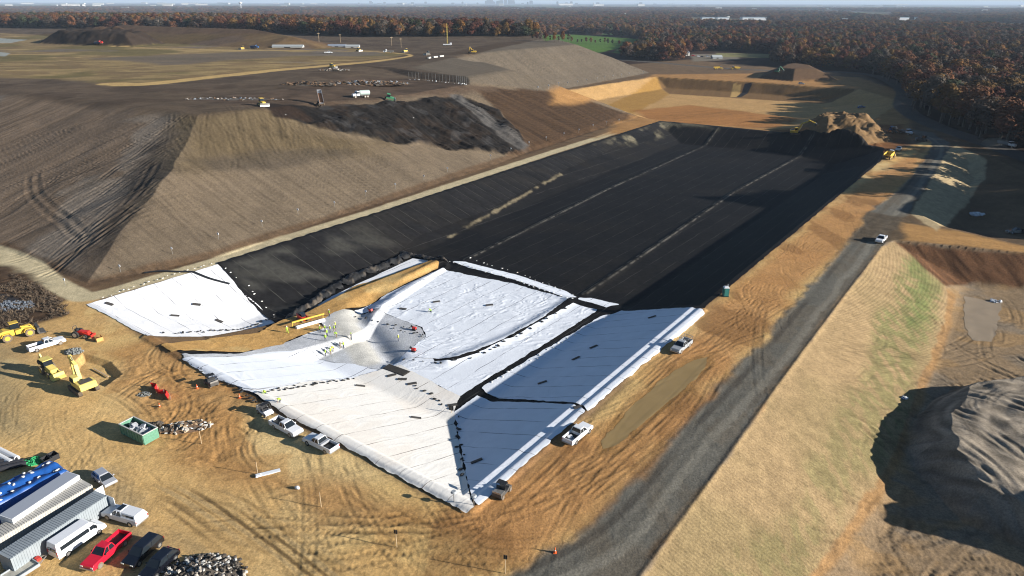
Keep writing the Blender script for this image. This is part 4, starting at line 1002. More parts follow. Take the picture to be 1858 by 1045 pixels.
def artic(label, m):
    r = empty('haul_truck', label, 'haul truck')
    MB().prism([(1.7, .9), (4.6, .9), (4.7, 1.5), (3.4, 2.0), (1.7, 2.1)], -.9, .9).build('hood', m, r, bevel=.08)
    c = MB().frus((1.5, 3.1, -.75, .75), (1.6, 2.9, -.7, .7), 2.0, 3.1).build('cab', m_glass, r); MB().box(1.5, 3.0, -.78, .78, 3.1, 3.22).build('cab_roof', m_white, c)
    MB().box(-4.2, 1.8, -.5, .5, .8, 1.2).build('chassis', m_dsteel, r)
    d = MB(); d.prism([(-4.8, 1.9), (-3.6, 1.3), (1.0, 1.3), (1.3, 2.9), (1.1, 2.9), (.85, 1.5), (-3.5, 1.5), (-4.7, 2.1)], -1.3, 1.3)
    d.prism([(-4.8, 1.9), (-3.6, 1.3), (1.0, 1.3), (1.3, 2.9), (-4.2, 2.5)], -1.45, -1.3); d.prism([(-4.8, 1.9), (-3.6, 1.3), (1.0, 1.3), (1.3, 2.9), (-4.2, 2.5)], 1.3, 1.45)
    d.build('dump_body', m, r)
    for x in (3.4, -1.4, -3.2):
        for y in (-1.15, 1.15): wheel(r, x, y, .85, .6, m_dusttyre, m_yrim)
    return r
def lorry(label, cabm, kind='dump', bodym=None, cat='truck'):
    r = empty('truck', label, cat)
    MB().box(-4.0, 3.8, -.45, .45, .75, 1.0).build('chassis', m_dsteel, r)
    MB().prism([(2.6, .8), (4.2, .8), (4.25, 1.6), (2.6, 1.95)], -.75, .75).build('hood', cabm, r, bevel=.06)
    c = MB().frus((1.2, 2.7, -1.1, 1.1), (1.25, 2.3, -1.0, 1.0), .9, 2.85).build('cab', cabm, r, bevel=.06)
    MB().frus((1.3, 2.67, -1.12, 1.12), (1.35, 2.4, -1.05, 1.05), 1.9, 2.6).build('window', m_glass, c)
    for x in (3.3, -1.6, -2.9):
        for y in (-1.0, 1.0): wheel(r, x, y, .52, .35, m_dusttyre)
    if kind == 'dump':
        MB().prism([(-4.2, 1.1), (.9, 1.1), (.9, 2.4), (-4.3, 2.3)], -1.2, 1.2).build('dump_body', bodym or m_steel, r)
        MB().box(-4.1, .8, -1.05, 1.05, 2.36, 2.46).build('load', m_dsteel, r)
    elif kind == 'tank':
        MB().cyl((-4.1, 0, 2.1), (.8, 0, 2.1), 1.1, 16).build('tank', bodym or m_grey, r, smooth=False, bevel=.1)
    elif kind == 'mixer':
        MB().cyl((-1.7, 0, 2.3), (.6, 0, 2.2), 1.2, 14, .8).cyl((-4.0, 0, 2.9), (-1.7, 0, 2.3), .55, 14, 1.2).build('drum', bodym or m_white, r)
    else:
        MB().box(-4.1, .9, -1.2, 1.2, 1.1, 1.3).box(-4.1, .9, -1.2, -1.1, 1.3, 1.7).box(-4.1, .9, 1.1, 1.2, 1.3, 1.7).build('flat_bed', bodym or m_steel, r)
    return r
# ------------------------------------------------------------------ parked and working vehicles
put(pickup('red crew-cab pickup truck with open black bed, parked in the yard beside the white van', m_red), 196, 1007, 168, 1032)
put(car('glossy black SUV, the upper one of two, parked right of the red pickup', 'SUV', 'black_suv', m_bpaint, 4.9, 1.75, 1.95, 1.25, .3, 1.02, wr=.38), 261, 1007, 238, 1028)
put(car('glossy black SUV, the lower one of two, beside the pile of white rubble', 'SUV', 'black_suv', m_bpaint, 4.7, 1.65, 1.9, 1.3, .5, .98, raker=.6), 291, 1030, 268, 1052)
put(pickup('white pickup with white bed cap and dark sunroof beside the open container door', m_white, cover=m_white, glassroof=True), 228, 942, 198, 933)
put(van('long white passenger van with dark side window band beside the grey container'), 144, 985, 180, 960)
put(car('small silver-white hatchback car parked alone beyond the containers', 'car', 'hatchback_car', m_silver, 4.1, 1.5, 1.75, 1.0, .25, .92, wr=.32, raker=.45), 191, 874, 208, 888)
put(pickup('white crew-cab pickup, the upper of two parked by the cream-lit bank, bed to the left', m_white, L=6.0), 520, 781, 543, 793)
put(pickup('white pickup with silver toolbox across its bed, lower of two parked by the cream-lit bank', m_white, L=6.0, toolbox=m_silver), 583, 811, 558, 799)
put(pickup('white extended-cab pickup parked right of the shaded bank, above the tip of the cell', m_white, L=5.9, cargo=m_white), 1048, 793, 1072, 773)
put(pickup('grey work pickup with ladder rack and loaded bed beside the muddy puddle', m_grey, L=5.7, rack=True, cargo=m_conc), 1236, 633, 1222, 644)
put(pickup('white crew-cab pickup parked below the yellow wheel loader', m_white, L=6.2), 86, 630, 112, 622)
put(pickup('white pickup driving along the gravel haul road towards the camera', m_white, L=5.6), 1598, 438, 1588, 448)
put(pickup('white pickup parked close behind the yellow haul truck at the far end', m_white, L=5.6), 1630, 273, 1640, 264)
put(car('pale blue-white car on the far basin rim below the dark stockpile', 'car', 'parked_car', m_silver, 4.8, 1.7), 1454, 153, 1480, 154)
put(car('dark blue car in tree shade on the far site road', 'car', 'parked_car', m_bluep, 4.8, 1.7), 1563, 196, 1580, 194)
put(lorry('white service truck beside the far sand stockpile', m_white, 'flat'), 1642, 243, 1655, 246)
put(lorry('dark mixer truck standing left of the white service truck', m_bluep, 'mixer', m_dsteel), 1620, 240, 1612, 236)
put(dozer('small dark bulldozer at the bend of the gravel road', m_dsteel), 1673, 256, 1660, 254)
put(lorry('white dump truck raising dust on the road below the dark trees', m_white, 'dump', m_grey), 1826, 266, 1856, 272)
put(pickup('black pickup in deep shade at the right edge beyond the sand berm', m_bpaint), 1846, 424, 1820, 424)
put(artic('yellow articulated haul truck facing the camera at the far end of the black cell', m_yel), 1613, 287, 1640, 272)
put(artic('yellow haul truck, left of two in tree shade beyond the far basin', m_yel), 1303, 126, 1330, 126)
put(artic('yellow haul truck, right of two in tree shade beyond the far basin', m_yel), 1334, 126, 1310, 126)
put(wheel_loader('yellow wheel loader with dark bucket parked below the brown brush', m_yel), 38, 611, 75, 601)
put(excavator('pale yellow excavator with folded raised arm beside the shallow muddy pit', m_pyel, swing=math.radians(0), reach=(3.1, 1.7), peak=(3.4, 5.4)), 153, 708, 128, 690)
put(excavator('yellow long-arm excavator digging beside the far sand stockpile', m_yel, reach=(9.0, 5.8), peak=(6.0, 7.0)), 1443, 243, 1475, 232)
put(excavator('dark green excavator on top of the far dark stockpile', m_greenp, reach=(5.5, 2.5)), 1412, 131, 1430, 131)
put(excavator('bright yellow excavator on the crest of the second mound', m_yel, reach=(3.2, 1.0), peak=(3.0, 4.5)), 858, 97, 840, 97)
def backhoe():
    r = empty('backhoe_loader', 'faded yellow backhoe loader with folded rear arm beside the pit', 'backhoe')
    MB().prism([(-1.4, .7), (2.0, .7), (2.1, 1.5), (.3, 1.8), (-1.4, 1.6)], -.6, .6).build('body', m_pyel, r, bevel=.06)
    c = MB().frus((-1.4, .3, -.75, .75), (-1.25, .1, -.7, .7), 1.6, 2.75).build('cab', m_glass, r); MB().box(-1.5, .3, -.82, .82, 2.75, 2.88).build('cab_roof', m_pyel, c)
    for y in (-.95, .95): wheel(r, -.9, y, .8, .45, m_dusttyre, m_yrim); wheel(r, 1.6, y, .5, .35, m_dusttyre, m_yrim)
    MB().bar((.6, -.6, 1.5), (2.9, -.6, .9), .14, .3).bar((.6, .6, 1.5), (2.9, .6, .9), .14, .3).build('lift_arm', m_pyel, r)
    MB().prism([(2.7, .1), (3.7, .1), (3.0, .4), (2.9, 1.0), (2.6, 1.0)], -1.15, 1.15).build('bucket', m_pyel, r)
    MB().bar((-1.5, 0, 1.0), (-2.6, 0, 3.2), .26, .34).bar((-2.5, 0, 3.2), (-3.4, 0, 1.7), .22, .28).build('rear_arm', m_pyel, r)
    MB().prism([(-3.5, 1.8), (-3.0, 1.5), (-3.1, 1.0), (-3.7, .9), (-3.9, 1.4)], -.35, .35).build('rear_bucket', m_dsteel, r)
    return r
put(backhoe(), 92, 678, 118, 694)
def tractor():
    r = empty('tractor', 'small red tractor with front forks above the grey rock pile', 'tractor')
    MB().prism([(-.8, .6), (1.9, .6), (1.9, 1.35), (0, 1.45), (-.8, 1.2)], -.4, .4).build('body', m_mred, r, bevel=.05)
    MB().box(-.9, -.4, -.35, .35, 1.2, 1.75).build('seat', m_blackp, r)
    q = MB()
    for y in (-.5, .5): q.bar((-1.0, y, 1.0), (-1.0, y, 2.3), .07, .07)
    q.bar((-1.0, -.5, 2.3), (-1.0, .5, 2.3), .07, .07).build('roll_bar', m_dsteel, r)
    for y in (-.8, .8): wheel(r, -.6, y, .75, .4, m_tyre, m_rim); wheel(r, 1.4, y, .42, .28, m_tyre, m_rim)
    MB().bar((.8, -.5, 1.2), (2.6, -.5, .5), .1, .2).bar((.8, .5, 1.2), (2.6, .5, .5), .1, .2).bar((2.6, -.7, .5), (2.6, .7, .5), .1, .5).build('loader_frame', m_mred, r)
    return r
put(tractor(), 148, 611, 166, 612)
bk = MB(); bk.box(-.9, .9, -.6, .6, 0, .08).box(-.9, .9, -.6, -.52, .08, .8).box(-.9, .9, .52, .6, .08, .8).box(-.9, -.82, -.52, .52, .08, .8)
o = bk.build('loader_bucket', km('ochre_steel', (.55, .32, .1), .6, noise=.2)); tag(o, 'loose ochre loader bucket lying right of the red tractor', 'bucket'); put(o, 180, 617, 172, 608)
def utv(label, m, crew=False, dump=True):
    r = empty('utility_vehicle', label, 'utility vehicle')
    MB().prism([(-1.5, .4), (1.4, .4), (1.5, .7), (.8, 1.0), (.2, .7), (-.3, .7), (-.3, 1.0), (-1.5, 1.0)], -.72, .72).build('body', m, r, bevel=.04)
    q = MB()
    for y in (-.65, .65): q.bar((.75, y, .95), (.35, y, 1.9), .05, .05); q.bar((-.35, y, .95), (-.3, y, 1.9), .05, .05); q.bar((.35, y, 1.9), (-.3, y, 1.9), .05, .05)
    q.build('roll_cage', m_blackp, r); MB().box(-.4, .45, -.7, .7, 1.9, 1.96).build('roof', m_blackp, r)
    MB().box(-.28, .15, -.6, .6, .75, 1.05).box(-.35, -.25, -.6, .6, 1.0, 1.5).build('seat', m_blackp, r)
    MB().box(-1.5, -.4, -.7, .7, 1.0, 1.05).box(-1.5, -1.44, -.7, .7, 1.0, 1.3).build('cargo_bed', m_steel, r)
    for x in (-1.0, 1.0):
        for y in (-.68, .68): wheel(r, x, y, .34, .26, m_dusttyre)
    return r
put(utv('dark utility vehicle at the corner of the white band, left of the parked pickups', m_dsteel), 384, 698, 372, 688)
put(utv('utility vehicle with white hood and a driver, just left of the upper parked pickup', m_white), 482, 751, 492, 758)
put(utv('black-roofed utility vehicle parked at the lower tip of the shaded bank', m_dsteel), 911, 896, 925, 880)
# --- working face machines
put(dozer('yellow bulldozer with bright blade at the left end of the dark waste face', m_yel, m_steel), 476, 192, 490, 199)
put(dozer('dark green bulldozer with bright blade right of the tank truck', m_greenp, m_steel), 706, 182, 722, 185)
put(dozer('yellow bulldozer on the heap of pale rubbish', m_yel), 603, 124, 620, 125)
put(dozer('yellow bulldozer on the plateau, nearest left of the dark shed roofs', m_yel), 440, 90, 425, 91)
put(dozer('yellow bulldozer beside the far track, right of the white pickup', m_yel), 651, 93, 665, 94)
put(dozer('yellow bulldozer at the end of the flat trailer', m_yel), 736, 95, 720, 96)
put(dozer('dark tracked dozer behind the row of concrete blocks', m_dsteel), 776, 100, 760, 101)
put(lorry('blue tipper truck beside the plateau bulldozer', m_bluep, 'dump', m_bluep), 463, 88, 480, 88)
put(pickup('white pickup parked on the tan plateau track', m_white), 596, 97, 615, 97)
put(lorry('white truck with flat bed on the far plateau', m_white, 'flat'), 705, 96, 688, 96)
put(lorry('red-cabbed truck with blue box below the dark soil heap', m_mred, 'dump', m_bluep), 181, 79, 196, 79)
put(lorry('white truck carrying a pale green tank on the working floor', m_white, 'tank', km('pale_green_tank', (.35, .42, .40), .5)), 655, 177, 632, 178)
def tipper():
    r = empty('tipping_trailer', 'raised grey tipping trailer emptying over the dark waste face', 'trailer')
    M = Matrix.Translation((-3.6, 0, 1.0)) @ Matrix.Rotation(math.radians(-36), 4, 'Y') @ Matrix.Scale(.72, 4)
    b = MB(); b.box(0, 9.5, -1.25, 1.25, 0, .12, M).box(0, 9.5, -1.25, -1.17, .12, 1.7, M).box(0, 9.5, 1.17, 1.25, .12, 1.7, M).box(9.42, 9.5, -1.17, 1.17, .12, 1.7, M)
    b.build('tipping_box', m_silver, r)
    MB().box(.5, 8, -1.15, 1.15, .13, .35, M).build('load', km('rusty_load', (.2, .1, .05), .9), r)
    MB().box(-4.2, 5.5, -.5, .5, .8, 1.0).build('chassis', m_dsteel, r)
    MB().cyl((2.6, 0, 1.0), (1.0, 0, 4.3), .14, 8).build('ram', m_steel, r)
    for x in (-3.2, -2.0):
        for y in (-1, 1): wheel(r, x, y, .5, .4, m_dusttyre)
    return r
put(tipper(), 582, 190, 577, 181, tilt=False)
def rig():
    r = empty('drill_rig', 'tall drill rig mast standing at the back of the plateau before the trees', 'drill rig')
    MB().box(-4, 4, -1.2, 1.2, .8, 1.6).build('truck_bed', m_white, r)
    for x in (-3, -1.8, 3):
        for y in (-1, 1): wheel(r, x, y, .5, .4)
    q = MB()
    for x in (-.5, .5):
        for y in (-.5, .5): q.bar((x * .6, y * .6, 1.5), (x * .4, y * .4, 17), .16, .16)
    for i in range(12):
        z = 2 + i * 1.5; q.bar((-.5, -.5, z), (.5, -.5, z + 1.4), .12, .12); q.bar((.5, .5, z), (-.5, .5, z + 1.4), .12, .12)
    q.build('mast', m_pyel, r); MB().box(2.2, 4, -1.1, 1.1, 1.6, 2.7).build('cab', m_white, r)
    return r
put(rig(), 812, 83, 850, 83)
# --- loader spreading stone with a beam
def spreader():
    r = empty('beam_loader', 'red compact track loader carrying a yellow beam on the sand ramp', 'track loader')
    tracks_pair(r, 2.6, .42, 1.5, .7)
    MB().prism([(-1.3, .6), (1.1, .6), (1.1, 1.1), (.3, 1.3), (-1.3, 1.6)], -.6, .6).build('body', m_mred, r, bevel=.05)
    MB().frus((-.7, .7, -.55, .55), (-.6, .5, -.5, .5), 1.3, 2.1).build('cab', m_glass, r)
    MB().bar((-1.2, -.75, 1.7), (2.2, -.75, 1.0), .14, .24).bar((-1.2, .75, 1.7), (2.2, .75, 1.0), .14, .24).build('lift_arm', m_mred, r)
    MB().bar((2.3, -4.0, 1.5), (2.3, 4.2, 1.5), .3, .3).bar((2.3, -3.9, 1.4), (2.3, -3.9, .5), .12, .12).bar((2.3, 3.9, 1.4), (2.3, 3.9, .5), .12, .12).build('carry_beam', m_yel, r)
    return r
sp = put(spreader(), 549, 583, 562, 590)
o = MB().cyl((3.3, -3.6, .45), (3.3, 3.6, .45), .42, 14).build('geotextile_roll', km('roll_white', (.7, .7, .7), .8)); tag(o, 'white geotextile roll hanging below the yellow beam of the loader', 'roll'); o.matrix_world = sp.matrix_world.copy()
# --- portable toilet
def toilet():
    r = empty('portable_toilet', 'green portable toilet with white roof at the edge of the sand strip', 'portable toilet')
    MB().box(-.6, .6, -.6, .6, .1, 2.1).build('cabin', km('teal_plastic', (.02, .16, .15), .5), r, bevel=.04)
    MB().frus((-.65, .65, -.65, .65), (-.4, .4, -.4, .4), 2.1, 2.35).build('roof', m_white, r, bevel=.04); MB().box(.6, .64, -.4, .4, .2, 1.95).build('door', km('teal_door', (.03, .22, .2), .5), r)
    MB().box(-.65, .65, -.65, .65, 0, .1).build('skid', m_blackp, r); MB().cyl((-.4, .4, 2.1), (-.4, .4, 2.7), .06, 8).build('vent_pipe', m_white, r)
    return r
put(toilet(), 1316, 537, 1330, 560)
# --- skip of waste
def skip():
    r = empty('roll_off_container', 'green roll-off container filled with torn grey sheeting', 'skip')
    w = MB(); w.box(-3, 3, -1.2, 1.2, .2, .3).box(-3, 3, -1.2, -1.1, .3, 1.9).box(-3, 3, 1.1, 1.2, .3, 1.9).box(-3, -2.9, -1.1, 1.1, .3, 1.9).box(2.9, 3, -1.1, 1.1, .3, 1.9)
    for i in range(9):
        x = -2.8 + i * .7; w.box(x, x + .1, -1.27, -1.2, .3, 1.8).box(x, x + .1, 1.2, 1.27, .3, 1.8)
    w.build('shell', km('skip_green', (.10, .24, .16), .6, noise=.25), r)
    MB().box(-3.04, 3.04, -1.28, -1.1, 1.9, 2.0).box(-3.04, 3.04, 1.1, 1.28, 1.9, 2.0).box(-3.04, -2.88, -1.1, 1.1, 1.9, 2.0).box(2.88, 3.04, -1.1, 1.1, 1.9, 2.0).build('rim_rail', m_conc, r)
    q = MB(); rr = random.Random(3)
    for i in range(16):
        M = Matrix.Translation((rr.uniform(-2.2, 2.2), rr.uniform(-.6, .6), rr.uniform(1.1, 1.5))) @ Matrix.Rotation(rr.uniform(-.6, .6), 4, 'X') @ Matrix.Rotation(rr.uniform(0, 6), 4, 'Z') @ Matrix.Rotation(rr.uniform(-.5, .5), 4, 'Y')
        q.frus((-.7, .7, -.45, .45), (-.4, .6, -.35, .3), -.2, .2, M)
    tag(q.build('waste_load', km('torn_sheeting', (.35, .36, .38), .7, noise=.5, nscale=2), None), 'torn grey and white sheeting heaped inside the green roll-off container', 'waste').matrix_world = Matrix()
    return r, bpy.data.objects['waste_load']
r_, w_ = skip(); put(r_, 255, 792, 280, 804, tilt=False); w_.matrix_world = r_.matrix_world.copy()
# --- containers, trailers, tarpaulin stack
def ribs(mb, x0, x1, y, z0, z1, n=40, d=.035):
    for i in range(n):
        x = x0 + (x1 - x0) * (i + .5) / n; mb.box(x - .075, x + .075, y - d, y + d, z0, z1)
def container(label, m, L=12.2, door_open=False):
    r = empty('shipping_container', label, 'container')
    f = L / 2; b = MB(); b.box(-f, f, -1.2, 1.2, .15, 2.55); ribs(b, -f + .2, f - .2, -1.2, .3, 2.45); ribs(b, -f + .2, f - .2, 1.2, .3, 2.45)
    for i in range(40):
        x = -f + .3 + (L - .6) * (i + .5) / 40; b.box(x - .075, x + .075, -1.1, 1.1, 2.55, 2.59)
    for x in (-f, f - .12):
        for y in (-1.24, 1.12): b.box(x, x + .12, y, y + .12, .1, 2.62)
    b.build('shell', m, r)
    if door_open:
        MB().box(f - .02, f + 1.15, 1.24, 1.30, .2, 2.55, Matrix.Identity(4)).build('door', m_white, r); MB().box(f, f + .06, -2.36, -1.22, .2, 2.55).build('door', m_white, r)
    else: MB().box(f, f + .05, -1.15, 1.15, .2, 2.5).build('door', m, r)
    return r
def by_ends(root, pa, pb, zt, off=0.0):
    """centre a long thing between two photograph points that lie at height zt"""
    a = PW([pa], zt)[0]; b = PW([pb], zt)[0]; c = (a + b) / 2; ang = math.atan2(b[1] - a[1], b[0] - a[0])
    root.matrix_world = frame(c[0], c[1], ang, tilt=False, off=off); return root
m_contg = km('container_grey', (.26, .29, .31), .55, noise=.12, nscale=.8); m_contt = km('container_tan', (.42, .40, .36), .6, noise=.15, nscale=.8)
by_ends(container('grey ribbed shipping container with open white door, beside the white van', m_contg, 12.2, True), (35, 990), (160, 909), 2.6)
by_ends(container('tan ribbed shipping container between the grey container and the white box trailer', m_contt, 12.2), (-8, 968), (142, 883), 2.6)
def boxtrailer():
    r = empty('box_trailer', 'white box trailer with smooth grey roof beside the blue tarpaulin stack', 'trailer')
    MB().box(-4.6, 4.6, -1.2, 1.2, .9, 3.2).build('box', m_white, r, bevel=.04); MB().box(-4.5, 4.5, -1.1, 1.1, 3.2, 3.23).build('roof', m_silver, r)
    for x in (-3.8, -2.8):
        for y in (-1, 1): wheel(r, x, y, .45, .35)
    MB().box(-4.5, 4.5, -.5, .5, .6, .9).build('chassis', m_dsteel, r)
    for y in (-.6, .6): MB().box(3.4, 3.55, y - .08, y + .08, 0, .7).build('landing_leg', m_dsteel, r)
    return r
by_ends(boxtrailer(), (44, 916), (102, 878), 3.2)
def flat():
    r = empty('flatbed_trailer', 'small flatbed trailer with pale deck at the lower left corner', 'trailer')
    MB().box(-3, 3, -1.05, 1.05, .65, .75).build('deck', km('worn_deck', (.42, .40, .34), .6, noise=.2), r)
    MB().box(-3, 3, -1.1, -1.0, .55, .95).box(-3, 3, 1.0, 1.1, .55, .95).box(2.9, 3, -1, 1, .6, 1.0).build('rail', m_grey, r)
    MB().bar((3, -.8, .6), (4.4, 0, .6), .1, .12).bar((3, .8, .6), (4.4, 0, .6), .1, .12).build('tongue', m_steel, r)
    MB().box(3.1, 3.6, -.3, .3, .65, 1.0).build('winch_box', m_mred, r)
    for x in (-.5, .6):
        for y in (-1.2, 1.2): wheel(r, x, y, .36, .22)
    return r
by_ends(flat(), (-14, 1066), (40, 1032), .8)
# draped tarpaulin over a stack of rolls
def draped(name, L, Wd, H, m, label, cat, pa, pb, zt, bags=0, seed=1):
    nx, ny = 48, 24; vs = []; fs = []; rr = random.Random(seed)
    for i in range(nx + 1):
        for j in range(ny + 1):
            u = (i / nx - .5) * 2; v = (j / ny - .5) * 2
            x = u * L / 2; y = v * Wd / 2
            e = min(1, (1 - abs(u)) * 9) ** .5 * min(1, (1 - abs(v)) * 5) ** .5
            z = H * e + .22 * e * math.sin(y * 2.6 + .4 * math.sin(x * 1.3)) + .10 * e * math.sin(x * 2.1 + y) + .08 * e * rr.random()
            vs.append((x, y, max(z, .02)))
    for i in range(nx):
        for j in range(ny):
            a = i * (ny + 1) + j; fs.append((a, a + ny + 1, a + ny + 2, a + 1))
    mb = MB(); mb.add(vs, fs); o = mb.build(name, m, None, smooth=True); tag(o, label, cat)
    by_ends(o, pa, pb, zt); bpy.context.view_layer.update()
    for k in range(bags):
        u, v = rr.uniform(-.8, .85), rr.uniform(-.7, .7); x, y = u * L / 2, v * Wd / 2
        i = int((u / 2 + .5) * nx); j = int((v / 2 + .5) * ny); z = vs[i * (ny + 1) + j][2]
        b = MB().blob((0, 0, .08), .26, k, (1.2, .7, .4), 8, 4).build('sandbag', km('white_sandbag', (.75, .74, .70), .9), None, smooth=True)
        tag(b, 'white sandbag lying on the blue tarpaulin', 'sandbag', 'white sandbags holding down the blue tarpaulin')
        b.matrix_world = o.matrix_world @ Matrix.Translation((x, y, z)) @ Matrix.Rotation(rr.uniform(0, 3), 4, 'Z')
    return o
draped('blue_tarpaulin', 15, 5.6, 2.5, km('blue_tarp', (.012, .08, .30), .45, noise=.25, nscale=1.5), 'bright blue tarpaulin draped over a long stack and held by white sandbags', 'tarpaulin', (-60, 925), (70, 862), 2.4, 26)
def roll(px, py, hx, hy, L, r, m, label, group=None, z=0.0, name='geotextile_roll'):
    o = MB().cyl((-L / 2, 0, r), (L / 2, 0, r), r, 14).build(name, m, None, bevel=.03); tag(o, label, 'roll', group)
    e = MB().cyl((-L / 2 - .02, 0, r), (L / 2 + .02, 0, r), r * .25, 8).build('core', m_dsteel, o)
    put(o, px, py, hx, hy, off=z); return o
m_rollw = km('roll_white', (.7, .7, .7), .8); m_rollb = km('roll_black', (.03, .03, .035), .5)
for i, (a_, b_) in enumerate([((14, 827), (42, 841)), ((4, 834), (30, 848))]): roll(a_[0], a_[1], b_[0], b_[1], 5.2, .42, m_rollw, ['white geotextile roll, upper one behind the blue tarpaulin', 'white geotextile roll, lower one behind the blue tarpaulin'][i])
for i, (a_, b_) in enumerate([((10, 846), (34, 842)), ((0, 842), (20, 838)), ((14, 852), (36, 847)), ((-4, 856), (18, 851))]): roll(a_[0], a_[1], b_[0], b_[1], 4.6, .38, m_rollb, 'black roll of liner in the pile behind the blue tarpaulin', 'black liner rolls piled behind the tarpaulin')
def crate(px, py, hx, hy, label):
    r = MB(); r.box(-.7, .7, -.6, .6, 0, .1).box(-.7, .7, -.6, -.53, .1, .8).box(-.7, .7, .53, .6, .1, .8).box(-.7, -.63, -.53, .53, .1, .8).box(.63, .7, -.53, .53, .1, .8)
    o = r.build('crate', m_blackp); tag(o, label, 'crate'); put(o, px, py, hx, hy); return o
crate(86, 839, 92, 843, 'open black crate nearest the tangle of green rope'); crate(97, 832, 103, 836, 'open black crate right of its neighbour behind the hatchback')
def heap(name, px, py, wx, wy, n, mats, label, cat, r=(.15, .45), h=1.0, seed=1, sq=(1, 1, .7), flat_=False, ang=0.0, kind=None):
    """a heap of many small lumps resting on each other"""
    x0, y0, z0 = hit(px, py); rr = random.Random(seed); mbs = [MB() for _ in mats]
    for i in range(n):
        t = rr.uniform(0, 2 * math.pi); q = rr.random() ** .6; x = math.cos(t) * q * wx; y = math.sin(t) * q * wy
        z = h * (1 - q) ** .8 * rr.uniform(.4, 1); k = rr.uniform(*r); mb = mbs[rr.randrange(len(mats))]
        if flat_:
            M = Matrix.Translation((x, y, z + k * .3)) @ Matrix.Rotation(rr.uniform(0, 6.3), 4, 'Z') @ Matrix.Rotation(rr.uniform(-.7, .7), 4, 'X') @ Matrix.Rotation(rr.uniform(-.5, .5), 4, 'Y')
            mb.frus((-k, k, -k * .6, k * .6), (-k * .8, k * .9, -k * .5, k * .4), -.06, .08, M)
        else: mb.blob((x, y, z + k * .4), k, rr.randrange(9999), sq, 5, 3, .3)
    root = empty(name, label, cat)
    if kind: root['kind'] = kind
    if h > .5:
        b = MB(); nn = 14; vs = [(0, 0, h * .75)]; 
        for k in (1, 2, 3):
            for j in range(nn): a = 2 * math.pi * j / nn; q = k / 3; vs.append((math.cos(a) * wx * q * .95, math.sin(a) * wy * q * .95, h * .75 * (1 - q) * rr.uniform(.8, 1.1) - (.05 if k == 3 else 0)))
        fs = [(0, 1 + j, 1 + (j + 1) % nn) for j in range(nn)]
        for k in (0, 1):
            for j in range(nn): fs.append((1 + k * nn + j, 1 + (k + 1) * nn + j, 1 + (k + 1) * nn + (j + 1) % nn, 1 + k * nn + (j + 1) % nn))
        b.add(vs, fs).build('core', mats[0], root)
    for mb, m in zip(mbs, mats):
        if mb.v: mb.build('rubble', m, root)['kind'] = 'stuff'
    root.matrix_world = Matrix.Translation((x0, y0, z0)) @ Matrix.Rotation(ang, 4, 'Z'); return root
m_rub = km('pale_rubble', (.42, .37, .31), .9, noise=.2); m_drub = km('dark_rubble', (.085, .07, .055), .9); m_rope = km('green_rope', (.03, .35, .12), .7); m_rock = km('grey_rock', (.20, .21, .20), .95, noise=.3)
m_mud = km('muddy_brown', (.15, .09, .05), .95, noise=.2); m_plast = km('white_plastic', (.7, .72, .74), .5)
heap('rubble_pile', 366, 1044, 5.2, 3.4, 420, [m_drub, m_rub, m_drub, m_conc], 'pile of pale broken rubble at the bottom edge, right of the black SUVs', 'rubble pile', (.10, .30), 1.4, 3)
heap('rope_tangle', 62, 838, 1.5, 1.1, 90, [m_rope], 'tangle of bright green rope beside the black crates', 'rope', (.08, .2), .8, 5)
heap('waste_pile', 335, 776, 4.2, 1.7, 120, [m_mud, m_conc, m_drub, m_rub, m_mud, m_wood], 'heap of scrap sheeting and boards between the skip and churned ruts', 'waste pile', (.15, .42), .7, 7, flat_=True, ang=math.radians(10))
heap('waste_pile', 283, 771, 1.3, .8, 30, [m_drub], 'small heap of dark brushwood beside the skip', 'waste pile', (.12, .3), .5, 9)
heap('rock_pile', 135, 639, 1.7, 1.3, 140, [m_rock], 'pile of grey stone below the red tractor', 'rock pile', (.12, .28), .7, 11)
heap('rock_pile', 262, 716, 1.2, .8, 60, [m_rock], 'small patch of grey stone inside the sand ring by the red barrier', 'rock pile', (.08, .18), .25, 13)
heap('rock_pile', 20, 556, 5, 3, 240, [km('slate_rock', (.13, .15, .18), .9, noise=.3)], 'spread of blue-grey stone among the brush at the left edge', 'rock pile', (.12, .3), .5, 15)
heap('rubbish_heap', 606, 128, 9, 5, 180, [m_drub, m_mud, m_drub, m_conc, m_rub], 'pale rubbish heap under the bulldozer on the working floor', 'rubbish heap', (.3, .8), 1.6, 17, flat_=True)
heap('rubbish_heap', 560, 154, 14, 5, 160, [m_drub, m_mud, m_mud], 'long low bank of dark rubbish on the working floor', 'rubbish heap', (.4, 1.0), 2.0, 19, flat_=True)
heap('rubbish_heap', 660, 152, 24, 9, 380, [m_mud, m_drub, m_mud, m_mud, m_drub, m_mud, m_grey], 'wide brown rubbish bank behind the tank truck', 'rubbish heap', (.4, 1.1), 1.6, 21, flat_=True)
heap('rubbish_heap', 420, 180, 22, 4, 70, [m_drub, m_mud, m_mud, m_grey, m_drub, m_grey, m_rub], 'scattered pale litter left of the yellow bulldozer', 'rubbish heap', (.3, .7), .6, 23, flat_=True)
heap('plastic_bundle', 1773, 390, 2.4, 1.6, 40, [m_plast], 'white plastic heap in deep shade beyond the sand berm', 'plastic heap', (.3, .7), .8, 25)
heap('plastic_bundle', 1640, 723, .6, .5, 24, [m_plast, m_bluep], 'blue and white bundle at the foot of the straw bank', 'bundle', (.12, .3), .4, 27)
heap('plastic_bundle', 1806, 547, 1.8, .8, 24, [m_plast, m_silver], 'pale plastic scrap at the head of the muddy pond', 'plastic scrap', (.2, .5), .2, 29, flat_=True)
